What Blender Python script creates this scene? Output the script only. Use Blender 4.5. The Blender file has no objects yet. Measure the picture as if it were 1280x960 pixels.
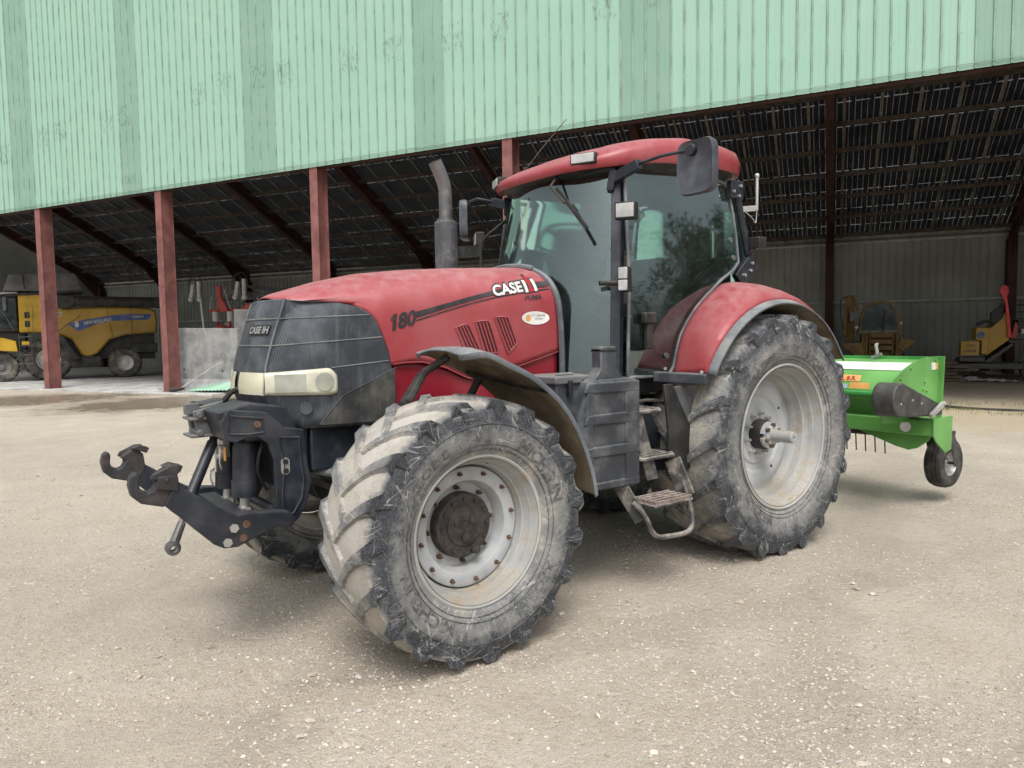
import bpy, bmesh, math, random
from mathutils import Vector, Matrix
import numpy as np
random.seed(7); RNG = np.random.default_rng(11)
PI = math.pi
scene = bpy.context.scene
COL = scene.collection
OFF = {}          # root name -> base offset subtracted from the coordinates its parts are written in

# ------------------------------------------------------------------ naming / tree helpers
def thing(name, label, cat, loc=(0, 0, 0), rotz=0.0, base=(0, 0, 0), group=None, kind=None):
    o = bpy.data.objects.new(name, None); COL.objects.link(o)
    o.empty_display_size = .2
    o.location = loc; o.rotation_euler = (0, 0, rotz)
    o['label'] = label; o['category'] = cat
    if group: o['group'] = group
    if kind: o['kind'] = kind
    OFF[o.name] = base
    return o
def tag(o, label=None, cat=None, group=None, kind=None):
    if label: o['label'] = label
    if cat: o['category'] = cat
    if group: o['group'] = group
    if kind: o['kind'] = kind
    return o
def copy_tree(o, parent=None):
    c = o.copy(); COL.objects.link(c); c.parent = parent
    OFF[c.name] = OFF.get(o.name, (0, 0, 0))
    for ch in list(o.children): copy_tree(ch, c)
    return c

# ------------------------------------------------------------------ mesh builder
def vlerp(a, b, t): return a + (b - a) * t
class MB:
    def __init__(s): s.v = []; s.f = []; s.m = []; s.attr = []
    def add(s, vs, fs, m=0, a=0.0):
        o = len(s.v); s.v += [tuple(v) for v in vs]
        s.attr += (list(a) if isinstance(a, (list, tuple)) else [a] * len(vs))
        for f in fs: s.f.append(tuple(i + o for i in f)); s.m.append(m)
        return s
    def box(s, x0, x1, y0, y1, z0, z1, m=0):
        vs = [(x, y, z) for x in (x0, x1) for y in (y0, y1) for z in (z0, z1)]
        return s.add(vs, [(0, 1, 3, 2), (4, 6, 7, 5), (0, 4, 5, 1), (2, 3, 7, 6), (0, 2, 6, 4), (1, 5, 7, 3)], m)
    def obox(s, c, size, R, m=0):       # oriented box, R a 3x3 Matrix
        hx, hy, hz = [q / 2 for q in size]; c = Vector(c)
        vs = [c + R @ Vector((x, y, z)) for x in (-hx, hx) for y in (-hy, hy) for z in (-hz, hz)]
        return s.add(vs, [(0, 1, 3, 2), (4, 6, 7, 5), (0, 4, 5, 1), (2, 3, 7, 6), (0, 2, 6, 4), (1, 5, 7, 3)], m)
    def bar(s, p, q, w, h, up=(0, 0, 1), m=0):
        p = Vector(p); q = Vector(q); d = (q - p); L = d.length; d.normalize()
        r = d.cross(Vector(up))
        if r.length < 1e-4: r = d.cross(Vector((0, 1, 0)))
        r.normalize(); u = r.cross(d)
        R = Matrix((d, r, u)).transposed()
        return s.obox((p + q) / 2, (L, w, h), R, m)
    def prism(s, poly, a, b, axis='y', m=0):
        n = len(poly)
        def P(u, v, w): return {'y': (u, w, v), 'x': (w, u, v), 'z': (u, v, w)}[axis]
        vs = [P(u, v, a) for u, v in poly] + [P(u, v, b) for u, v in poly]
        fs = [tuple(range(n)), tuple(range(2 * n - 1, n - 1, -1))]
        fs += [(i, i + n, (i + 1) % n + n, (i + 1) % n) for i in range(n)]
        return s.add(vs, fs, m)
    def frame(s, poly, w, a, b, axis='y'):          # ring between poly and poly inset by w
        cx = sum(p[0] for p in poly) / len(poly); cy = sum(p[1] for p in poly) / len(poly)
        n = len(poly)
        def P(u, v, t): return {'y': (u, t, v), 'x': (t, u, v), 'z': (u, v, t)}[axis]
        ins = []
        for i in range(n):
            p0 = Vector(poly[i - 1]); p1 = Vector(poly[i]); p2 = Vector(poly[(i + 1) % n])
            d1 = (p1 - p0).normalized(); d2 = (p2 - p1).normalized()
            n1 = Vector((-d1.y, d1.x)); n2 = Vector((-d2.y, d2.x)); nn = (n1 + n2)
            if nn.length < 1e-5: nn = n1
            nn.normalize(); k = w / max(.4, nn.dot(n1))
            q = p1 + nn * k
            if (q - Vector((cx, cy))).length > (p1 - Vector((cx, cy))).length: q = p1 - nn * k
            ins.append(tuple(q))
        vs = [P(*p, a) for p in poly] + [P(*p, a) for p in ins] + [P(*p, b) for p in poly] + [P(*p, b) for p in ins]
        fs = []
        for i in range(n):
            j = (i + 1) % n
            fs += [(i, j, n + j, n + i), (2 * n + i, 3 * n + i, 3 * n + j, 2 * n + j), (i, 2 * n + i, 2 * n + j, j), (n + i, n + j, 3 * n + j, 3 * n + i)]
        return s.add(vs, fs)
    def tube(s, path, r, n=10, closed=False, caps=True, m=0):
        P = [Vector(p) for p in path]; k = len(P); rs = r if isinstance(r, (list, tuple)) else [r] * k
        vs = []; ref = None
        for i, p in enumerate(P):
            if closed: t = P[(i + 1) % k] - P[i - 1]
            else: t = P[min(i + 1, k - 1)] - P[max(i - 1, 0)]
            if t.length < 1e-9: t = Vector((0, 0, 1))
            t.normalize()
            if ref is None: ref = t.orthogonal().normalized()
            ref = (ref - t * ref.dot(t))
            if ref.length < 1e-6: ref = t.orthogonal()
            ref.normalize(); bn = t.cross(ref)
            for j in range(n):
                a = 2 * PI * j / n; vs.append(p + (ref * math.cos(a) + bn * math.sin(a)) * rs[i])
        fs = []
        for i in range(k if closed else k - 1):
            i2 = (i + 1) % k
            for j in range(n):
                j2 = (j + 1) % n; fs.append((i * n + j, i * n + j2, i2 * n + j2, i2 * n + j))
        if caps and not closed: fs += [tuple(range(n - 1, -1, -1)), tuple((k - 1) * n + j for j in range(n))]
        return s.add(vs, fs, m)
    def cyl(s, p, q, r, n=20, m=0, r2=None): return s.tube([p, q], [r, r if r2 is None else r2], n, m=m)
    def lathe(s, prof, c=(0, 0, 0), n=64, m=0, at=None, axis='y', closed=False):   # prof [(along axis, R)]
        vs = []; A = []
        for i in range(n):
            a = 2 * PI * i / n
            for k, (y, R) in enumerate(prof):
                if axis == 'y': vs.append((c[0] + R * math.cos(a), c[1] + y, c[2] + R * math.sin(a)))
                elif axis == 'z': vs.append((c[0] + R * math.cos(a), c[1] + R * math.sin(a), c[2] + y))
                else: vs.append((c[0] + y, c[1] + R * math.cos(a), c[2] + R * math.sin(a)))
                A.append((at[k] if isinstance(at, (list, tuple)) else at) if at else 0.0)
        K = len(prof); fs = []
        for i in range(n):
            i2 = (i + 1) % n
            for k in range(K if closed else K - 1):
                k2 = (k + 1) % K
                fs.append((i * K + k, i * K + k2, i2 * K + k2, i2 * K + k))
        return s.add(vs, fs, m, A)
    def grid(s, rows, m=0, closed=False, a=0.0):
        n = len(rows[0]); vs = [p for r in rows for p in r]; fs = []
        for i in range(len(rows) - 1):
            for j in range(n if closed else n - 1):
                j2 = (j + 1) % n
                fs.append((i * n + j, i * n + j2, (i + 1) * n + j2, (i + 1) * n + j))
        return s.add(vs, fs, m, a)
    def loft(s, secs, m=0, caps=True):
        n = len(secs[0]); s.grid(secs, m, closed=True); o = len(s.v) - n * len(secs)
        if caps:
            s.f.append(tuple(o + j for j in range(n - 1, -1, -1))); s.m.append(m)
            s.f.append(tuple(o + (len(secs) - 1) * n + j for j in range(n))); s.m.append(m)
        return s
    def ball(s, c, r, n=12, sc=(1, 1, 1), m=0):
        prof = [(-r * math.cos(PI * k / (n // 2)), r * math.sin(PI * k / (n // 2)) + 1e-5) for k in range(n // 2 + 1)]
        t = MB(); t.lathe(prof, (0, 0, 0), n, axis='z')
        return s.add([(c[0] + x * sc[0], c[1] + y * sc[1], c[2] + z * sc[2]) for x, y, z in t.v], t.f, m)
    def mirror_y(s):
        o = len(s.v); n = len(s.f)
        s.v += [(x, -y, z) for x, y, z in s.v[:o]]; s.attr += s.attr[:o]
        s.f += [tuple(i + o for i in reversed(f)) for f in s.f[:n]]; s.m += s.m[:n]
        return s
    def build(s, name, mats, parent=None, smooth=35, bevel=0, solid=0, recalc=True, solid_off=1.0, at=False, subs=0):
        off = OFF.get(parent.name, (0, 0, 0)) if parent else (0, 0, 0)
        me = bpy.data.meshes.new(name)
        vs = [(x - off[0], y - off[1], z - off[2]) for x, y, z in s.v]
        me.from_pydata(vs, [], s.f)
        if not isinstance(mats, (list, tuple)): mats = [mats]
        for mt in mats: me.materials.append(mt)
        me.polygons.foreach_set('material_index', s.m)
        if at:
            A = me.attributes.new('dust', 'FLOAT', 'POINT'); A.data.foreach_set('value', s.attr)
        me.validate()
        bm = bmesh.new(); bm.from_mesh(me)
        if recalc: bmesh.ops.recalc_face_normals(bm, faces=bm.faces)
        if smooth:
            th = math.radians(smooth)
            for f in bm.faces: f.smooth = True
            for e in bm.edges:
                if len(e.link_faces) == 2 and e.calc_face_angle(0) > th: e.smooth = False
        bm.to_mesh(me); bm.free()
        o = bpy.data.objects.new(name, me); COL.objects.link(o)
        if parent: o.parent = parent
        OFF[o.name] = off
        if solid:
            md = o.modifiers.new('Solid', 'SOLIDIFY'); md.thickness = solid; md.offset = solid_off
        if bevel:
            md = o.modifiers.new('Bevel', 'BEVEL'); md.width = bevel; md.segments = 2; md.limit_method = 'ANGLE'; md.angle_limit = math.radians(40)
            md.harden_normals = False
        if subs:
            md = o.modifiers.new('Sub', 'SUBSURF'); md.levels = subs; md.render_levels = subs
        return o

def arc(cx, cy, r, a0, a1, n): return [(cx + r * math.cos(math.radians(a0 + (a1 - a0) * i / n)), cy + r * math.sin(math.radians(a0 + (a1 - a0) * i / n))) for i in range(n + 1)]
def interp(x, xs, ys): return float(np.interp(x, xs, ys))
def smooth_path(pts, n=6):
    P = [Vector(p) for p in pts]; out = []
    for i in range(len(P) - 1):
        p0 = P[max(i - 1, 0)]; p1 = P[i]; p2 = P[i + 1]; p3 = P[min(i + 2, len(P) - 1)]
        for k in range(n):
            t = k / n
            out.append(.5 * ((2 * p1) + (p2 - p0) * t + (2 * p0 - 5 * p1 + 4 * p2 - p3) * t * t + (3 * p1 - p0 - 3 * p2 + p3) * t ** 3))
    out.append(P[-1]); return out

# ------------------------------------------------------------------ text as flat meshes
_tc = {}
def text_shape(s, bold=0.0, shear=0.0):
    key = (s, bold, shear)
    if key in _tc: return _tc[key]
    cu = bpy.data.curves.new('tmp_text', 'FONT'); cu.body = s; cu.size = 1; cu.offset = bold; cu.shear = shear
    cu.resolution_u = 3
    o = bpy.data.objects.new('tmp_text', cu); COL.objects.link(o)
    bpy.context.view_layer.update()
    me = bpy.data.meshes.new_from_object(o.evaluated_get(bpy.context.evaluated_depsgraph_get()))
    bm = bmesh.new(); bm.from_mesh(me)
    bmesh.ops.triangulate(bm, faces=bm.faces)
    for k in range(2):
        lng = [e for e in bm.edges if e.calc_length() > .25]
        if lng: bmesh.ops.subdivide_edges(bm, edges=lng, cuts=1)
        bmesh.ops.triangulate(bm, faces=[f for f in bm.faces if len(f.verts) > 4])
    bm.verts.ensure_lookup_table(); bm.verts.index_update()
    vs = [(v.co.x, v.co.y) for v in bm.verts]; fs = [tuple(v.index for v in f.verts) for f in bm.faces]
    bm.free(); bpy.data.meshes.remove(me); bpy.data.objects.remove(o); bpy.data.curves.remove(cu)
    x0 = min(v[0] for v in vs); x1 = max(v[0] for v in vs); y0 = min(v[1] for v in vs); y1 = max(v[1] for v in vs)
    vs = [((x - x0), (y - y0)) for x, y in vs]
    _tc[key] = (vs, fs, x1 - x0, y1 - y0); return _tc[key]
def put_text(mb, s, fn, width=None, height=None, bold=0.0, shear=0.0, m=0):
    """fn(u, v) -> 3D; u along the writing from 0..width, v up 0..height"""
    vs, fs, w, h = text_shape(s, bold, shear)
    kx = (width / w) if width else height / h; ky = (height / h) if height else kx
    mb.add([fn(x * kx, y * ky) for x, y in vs], fs, m); return w * kx

# ------------------------------------------------------------------ materials
class NT:
    def __init__(s, name):
        s.m = bpy.data.materials.new(name); s.m.use_nodes = True; s.t = s.m.node_tree; s.t.nodes.clear()
        s.out = s.n('ShaderNodeOutputMaterial'); s.b = s.n('ShaderNodeBsdfPrincipled'); s.l(s.b.outputs[0], s.out.inputs[0])
    def n(s, t, **k):
        o = s.t.nodes.new(t)
        for a, b in k.items(): setattr(o, a, b)
        return o
    def l(s, a, b): s.t.links.new(a, b)
    def setv(s, sock, v):
        if hasattr(v, 'is_output') or isinstance(v, bpy.types.NodeSocket): s.l(v, sock)
        else: sock.default_value = v
    def coord(s, scale=(1, 1, 1), rot=(0, 0, 0)):
        c = s.n('ShaderNodeTexCoord'); mp = s.n('ShaderNodeMapping'); mp.inputs['Scale'].default_value = scale; mp.inputs['Rotation'].default_value = rot
        s.l(c.outputs['Object'], mp.inputs[0]); return mp.outputs[0]
    def noise(s, co, scale, detail=4, rough=.55, dist=0.0):
        o = s.n('ShaderNodeTexNoise'); s.l(co, o.inputs['Vector']); o.inputs['Scale'].default_value = scale; o.inputs['Detail'].default_value = detail
        o.inputs['Roughness'].default_value = rough; o.inputs['Distortion'].default_value = dist; return o.outputs[0]
    def ramp(s, f, a, b):
        o = s.n('ShaderNodeMapRange'); o.interpolation_type = 'SMOOTHSTEP'; s.l(f, o.inputs[0]); o.inputs[1].default_value = a; o.inputs[2].default_value = b; return o.outputs[0]
    def math(s, op, a, b=0.0, c=0.0, clamp=False):
        o = s.n('ShaderNodeMath', operation=op); o.use_clamp = clamp
        s.setv(o.inputs[0], a); s.setv(o.inputs[1], b)
        if op in ('MULTIPLY_ADD',): s.setv(o.inputs[2], c)
        return o.outputs[0]
    def mix(s, f, a, b):
        o = s.n('ShaderNodeMix', data_type='RGBA'); s.setv(o.inputs[0], f)
        for i, v in ((6, a), (7, b)):
            if isinstance(v, tuple): o.inputs[i].default_value = (*v[:3], 1)
            else: s.l(v, o.inputs[i])
        return o.outputs[2]
    def sep(s, co):
        o = s.n('ShaderNodeSeparateXYZ'); s.l(co, o.inputs[0]); return o.outputs
    def bump(s, h, strength=.3, dist=.01):
        o = s.n('ShaderNodeBump'); o.inputs['Strength'].default_value = strength; o.inputs['Distance'].default_value = dist; s.l(h, o.inputs['Height']); s.l(o.outputs[0], s.b.inputs['Normal']); return o

DUST = (.36, .33, .285)
def dusty(name, base, rough=.5, dust=DUST, amt=.35, up=.35, scale=5, metal=0.0, bump=.15, spec=.5, streak=False, var=.25, mesh=0):
    t = NT(name); co = t.coord(); g = t.n('ShaderNodeNewGeometry')
    n1 = t.noise(co, scale, 6, .62); n2 = t.noise(co, scale * 9, 4, .6)
    f = t.ramp(n1, .42, .72)
    f = t.math('MULTIPLY', f, amt)
    sp = t.ramp(n2, .58, .75); f = t.math('ADD', f, t.math('MULTIPLY', sp, amt * .5))
    if streak:
        cs = t.coord((14, 14, 1.2)); s3 = t.ramp(t.noise(cs, 1.6, 4, .6), .5, .75); f = t.math('ADD', f, t.math('MULTIPLY', s3, amt * .7))
    nz = t.sep(g.outputs['Normal'])[2]
    nz = t.math('MAXIMUM', nz, 0.0); nz = t.math('MULTIPLY', t.math('MULTIPLY', nz, nz), up)
    nz = t.math('MULTIPLY', nz, t.ramp(n2, .2, .7))
    f = t.math('ADD', f, nz, clamp=True)
    vb = t.mix(t.ramp(t.noise(co, scale * .5, 3), .3, .7), tuple(c * (1 - var) for c in base), tuple(min(1, c * (1 + var)) for c in base))
    t.l(t.mix(f, vb, dust), t.b.inputs['Base Color'])
    r = t.math('MULTIPLY_ADD', f, .9 - rough, rough); t.l(r, t.b.inputs['Roughness'])
    t.b.inputs['Metallic'].default_value = metal; t.b.inputs['Specular IOR Level'].default_value = spec
    if mesh:
        X_ = t.sep(t.coord()); wv = t.math('SINE', t.math('MULTIPLY', t.math('ADD', X_[0], t.math('MULTIPLY', X_[1], .6)), mesh)); t.bump(wv, .5, .002)
    elif bump: t.bump(t.math('ADD', n2, t.math('MULTIPLY', n1, 2.0)), bump, .004)
    return t.m
M = {}
M['red'] = dusty('faded_red_paint', (.32, .042, .052), .32, (.42, .25, .25), .20, .55, 1.6, bump=.03, var=.08)
M['red_low'] = dusty('clean_shaded_red_paint', (.24, .010, .024), .32, (.36, .20, .18), .10, .3, 3, bump=.03, var=.1)  # cleaner red, with the shade below the hood skin put into its colour
M['red_roof'] = dusty('roof_red_paint', (.30, .036, .046), .34, (.40, .23, .23), .22, .48, 2.2, bump=.03, var=.08)
M['red_dark'] = dusty('vent_red', (.045, .004, .008), .5, amt=.1, up=.1)
M['nose'] = dusty('nose_plastic', (.030, .036, .046), .5, (.20, .22, .24), .36, .5, 4, streak=True, mesh=900)
M['plastic'] = dusty('grey_plastic', (.035, .041, .052), .48, (.30, .30, .28), .30, .42, 5)
M['fender_grey'] = dusty('flare_plastic', (.10, .115, .135), .5, (.36, .35, .33), .35, .45, 5)
M['underside'] = dusty('muddy_underside', (.21, .17, .115), .9, (.38, .33, .245), .6, .3, 6, bump=.5)
M['mirrorh'] = dusty('mirror_shell', (.055, .062, .080), .42, (.22, .23, .24), .25, .2, 6)
M['navy'] = dusty('navy_black_paint', (.014, .018, .028), .42, (.22, .21, .19), .12, .22, 7)
M['black'] = dusty('black_steel', (.012, .013, .015), .5, (.26, .24, .20), .20, .35, 7)
M['blackclean'] = dusty('black_rubber_trim', (.012, .012, .013), .55, amt=.08, up=.15)
M['greymetal'] = dusty('grey_frame', (.10, .105, .115), .5, amt=.3, up=.4)
M['rust'] = dusty('rusty_steel', (.10, .052, .034), .8, (.28, .20, .14), .35, .3, 14, bump=.4)
M['hook'] = dusty('worn_hook_steel', (.026, .027, .031), .5, (.13, .075, .055), .32, .12, 14, bump=.3)
M['hub'] = dusty('greasy_hub', (.030, .026, .025), .6, (.13, .10, .08), .40, .15, 22, bump=.5)
M['zinc'] = dusty('zinc_bolt', (.55, .55, .53), .4, amt=.2, up=.2, metal=.7)
M['rim'] = dusty('silver_rim', (.36, .375, .38), .5, (.33, .275, .20), .75, .8, 6, bump=.12)
M['disc'] = dusty('rim_disc', (.40, .42, .44), .48, (.36, .32, .26), .35, .25, 7, bump=.1)
M['step'] = dusty('muddy_step', (.055, .055, .058), .6, (.40, .36, .31), .7, .9, 9, bump=.4)
M['lens'] = dusty('cloudy_lens', (.60, .59, .48), .16, (.5, .48, .36), .25, .2, 8, bump=.03)
M['lens_clear'] = dusty('lamp_glass', (.50, .53, .50), .15, (.5, .48, .4), .2, .2, 8, bump=.03)
M['lens_rib'] = dusty('lamp_reflector', (.36, .38, .33), .08, (.5, .48, .36), .2, .2, 8, bump=.03)
M['worklight'] = dusty('lamp_pane', (.42, .43, .44), .12, amt=.35, up=.1, scale=12)
M['white'] = dusty('white_decal', (.70, .70, .68), .45, amt=.10, up=.1, scale=8, bump=0)
M['decal_black'] = dusty('black_decal', (.022, .022, .026), .5, (.22, .15, .15), .35, .2, 6, bump=0)
M['decal_red'] = dusty('red_decal', (.35, .01, .02), .45, amt=.05, up=.1, bump=0)
M['yellow_decal'] = dusty('orange_decal', (.75, .38, .10), .5, amt=.12, up=.1, bump=0)
M['blue_decal'] = dusty('pale_blue_decal', (.42, .50, .62), .5, amt=.12, up=.1, bump=0)
M['green'] = dusty('green_machine_paint', (.12, .34, .080), .35, (.25, .36, .2), .14, .12, 3, bump=.02)
M['green_dk'] = dusty('green_machine_recess', (.045, .27, .06), .35, amt=.12, up=.1, scale=3, bump=.02)
M['deckstripe'] = dusty('white_stripe', (.62, .70, .62), .4, amt=.1, up=.1, bump=0)
M['seat'] = dusty('seat_fabric', (.02, .022, .024), .85, amt=.1, up=.2)
M['exh'] = dusty('exhaust_pipe', (.16, .16, .17), .42, (.30, .27, .24), .45, .2, 11, metal=.6, bump=.2)
M['muffler'] = dusty('muffler_paint', (.065, .068, .078), .48, (.26, .26, .26), .35, .4, 8, streak=True)
M['post'] = dusty('oxide_red_steel', (.20, .076, .070), .6, (.28, .15, .135), .4, .2, 3, streak=True)
M['rafter'] = dusty('dark_rust_steel', (.050, .018, .016), .75, (.065, .04, .034), .3, .1, 3)
M['purlin'] = dusty('dark_purlin', (.060, .045, .040), .8, amt=.1, up=.1)
M['rail'] = dusty('panel_rail', (.15, .14, .125), .7, amt=.1, up=.1)
M['concrete'] = dusty('grey_concrete', (.24, .245, .245), .85, (.38, .38, .37), .6, .2, 3, bump=.4)
M['backwall'] = dusty('grey_sheet_wall', (.31, .325, .30), .7, (.17, .175, .16), .5, .1, 1.2, streak=True)
M['pipe'] = dusty('galvanised_pipe', (.42, .43, .42), .5, amt=.3, up=.2)
M['cyellow'] = dusty('dusty_yellow', (.42, .25, .030), .5, (.30, .24, .15), .45, .35, 1.4)
M['cyellow_cl'] = dusty('clean_yellow', (.62, .38, .02), .4, (.35, .26, .12), .2, .2, 3)
M['cgrey'] = dusty('grain_tank_grey', (.16, .16, .155), .7, amt=.3, up=.3, scale=3)
M['cblack'] = dusty('harvester_dark', (.018, .018, .018), .6, (.14, .13, .11), .3, .3, 3)
M['cblue'] = dusty('blue_decal', (.045, .085, .24), .5, (.25, .25, .25), .3, .1, 3, bump=0)
M['cwhite'] = dusty('dirty_white', (.50, .50, .47), .6, amt=.4, up=.3, scale=5)
M['byellow'] = dusty('old_yellow', (.21, .135, .045), .75, (.07, .05, .035), .6, .2, 5, bump=.4)
M['bred'] = dusty('sprayer_red', (.36, .035, .03), .55, amt=.2, up=.2)
M['brightred'] = dusty('bright_red', (.62, .02, .03), .45, amt=.05, up=.1)
M['wood'] = dusty('weathered_wood', (.10, .075, .055), .9, (.18, .15, .12), .5, .2, 8, bump=.5)
M['tarp'] = dusty('pale_plastic_sheet', (.40, .42, .44), .5, amt=.3, up=.3, scale=6)
M['greensheet'] = dusty('green_corrugated', (.25, .48, .36), .55, amt=.25, up=.3, scale=4)
M['tread'] = dusty('small_tyre', (.025, .025, .025), .75, (.20, .18, .15), .45, .25, 9, bump=.4)
M['greyplate'] = dusty('dusty_black_plate', (.040, .040, .040), .5, (.17, .16, .15), .32, .2, 12, bump=.1)

# tyres of the tractor: rubber under pale clay, with straw-like scratches; 'dust' is painted on the mesh
def tyre_mat():
    t = NT('muddy_tyre'); co = t.coord()
    a = t.n('ShaderNodeAttribute'); a.attribute_name = 'dust'; d = a.outputs['Fac']
    n1 = t.noise(co, 5.5, 6, .65, .3); n2 = t.noise(co, 28, 5, .68); n3 = t.noise(co, 150, 3, .6)
    f = t.math('ADD', d, t.math('MULTIPLY', t.math('SUBTRACT', n1, .5), 1.15))
    f = t.math('ADD', f, t.math('MULTIPLY', t.math('SUBTRACT', n2, .5), .55), clamp=True)
    cr = t.n('ShaderNodeValToRGB'); t.l(f, cr.inputs[0]); e = cr.color_ramp.elements
    e[0].position = .12; e[0].color = (.032, .037, .046, 1); e[1].position = 1; e[1].color = (.46, .435, .395, 1)
    for p_, c_ in ((.24, (.062, .068, .078, 1)), (.42, (.165, .168, .17, 1)), (.60, (.235, .23, .22, 1)), (.70, (.36, .335, .295, 1)), (.85, (.40, .375, .33, 1))): q = e.new(p_); q.color = c_
    c = cr.outputs[0]
    c = t.mix(t.math('MULTIPLY', t.ramp(n3, .45, .7), .28), c, (.30, .30, .29))
    sc = None; R_ = random.Random(5)
    for k in range(9):                                  # straight, straw-like scratches in many directions
        ang = k * 0.71 + R_.random() * .3; s = R_.uniform(10, 24); w = R_.uniform(.0022, .0048)
        cr_ = t.coord((1, 1, 1), (R_.uniform(-.4, .4), ang, R_.uniform(-.4, .4))); mp_ = t.n('ShaderNodeMapping'); mp_.inputs['Scale'].default_value = (1.1, 1.5, s); mp_.inputs['Location'].default_value = (k * 3.3, k * 1.7, 0); t.l(cr_, mp_.inputs[0]); cc = mp_.outputs[0]; nn = t.noise(cc, 1.0, 1.5, .5, .15)
        e_ = t.math('ABSOLUTE', t.math('SUBTRACT', nn, .5)); e_ = t.math('LESS_THAN', e_, w)
        mk = t.ramp(t.noise(t.coord((1, 1, 1), (k, ang, k * .4)), 5.5, 3), .49, .60); e_ = t.math('MULTIPLY', e_, mk)
        sc = e_ if sc is None else t.math('MAXIMUM', sc, e_)
    c = t.mix(t.math('MULTIPLY', sc, .5), c, (.50, .49, .46))
    t.l(c, t.b.inputs['Base Color']); t.b.inputs['Specular IOR Level'].default_value = .3
    t.l(t.math('MULTIPLY_ADD', f, .3, .60), t.b.inputs['Roughness'])
    t.bump(t.math('ADD', t.math('MULTIPLY', n2, 1.0), t.math('MULTIPLY', n3, .6)), .6, .010)
    return t.m
M['tyre'] = tyre_mat()
def tyre_text_mat():
    t = NT('tyre_lettering'); co = t.coord(); n = t.noise(co, 30, 4)
    t.l(t.mix(t.ramp(n, .4, .65), (.075, .077, .08), (.19, .19, .185)), t.b.inputs['Base Color']); t.b.inputs['Roughness'].default_value = .75
    return t.m
M['tyretext'] = tyre_text_mat()
def glass_mat(name, tint, dustamt=.10, refl=1.0):
    t = NT(name); t.t.nodes.remove(t.b)
    tr = t.n('ShaderNodeBsdfTransparent'); tr.inputs[0].default_value = (*tint, 1)
    gl = t.n('ShaderNodeBsdfGlossy'); gl.inputs['Roughness'].default_value = .04; gl.inputs[0].default_value = (.78, .95, .96, 1)
    df = t.n('ShaderNodeBsdfDiffuse'); df.inputs[0].default_value = (.42, .49, .50, 1)
    fr = t.n('ShaderNodeFresnel'); fr.inputs[0].default_value = 1.85
    mx = t.n('ShaderNodeMixShader'); f = t.math('MULTIPLY', fr.outputs[0], refl, clamp=True); t.l(f, mx.inputs[0]); t.l(tr.outputs[0], mx.inputs[1]); t.l(gl.outputs[0], mx.inputs[2])
    m2 = t.n('ShaderNodeMixShader'); n = t.noise(t.coord(), 3.0, 5, .6); n = t.math('MULTIPLY', t.ramp(n, .25, .8), dustamt)
    sp = t.math('MULTIPLY', t.ramp(t.noise(t.coord(), 60, 3), .68, .74), .25); n = t.math('ADD', n, sp)
    t.l(n, m2.inputs[0]); t.l(mx.outputs[0], m2.inputs[1]); t.l(df.outputs[0], m2.inputs[2]); t.l(m2.outputs[0], t.out.inputs[0])
    return t.m
M['glass'] = glass_mat('cab_glass', (.64, .85, .77), .045, 1.7)
M['darkglass'] = glass_mat('dark_cab_glass', (.12, .16, .15), .2, 1.0)
def mirror_mat():
    t = NT('mirror_silver'); t.b.inputs['Metallic'].default_value = 1; t.b.inputs['Roughness'].default_value = .05; t.b.inputs['Base Color'].default_value = (.8, .8, .8, 1); return t.m
M['mirror'] = mirror_mat()
# ------------------------------------------------------------------ barn frame: s along the front, D into the barn
BO = Vector((0.1753, 21.3151, 0)); BANG = math.radians(-61.5)
DS = Vector((math.cos(BANG), math.sin(BANG), 0)); DN = Vector((-DS.y, DS.x, 0))
def BW(s, D, z=0): return BO + DS * s + DN * D + Vector((0, 0, z))
def bthing(name, label, cat, s=0, D=0, z=0, **k):
    return thing(name, label, cat, BW(s, D, z), BANG, (s, D, z), **k)

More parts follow.
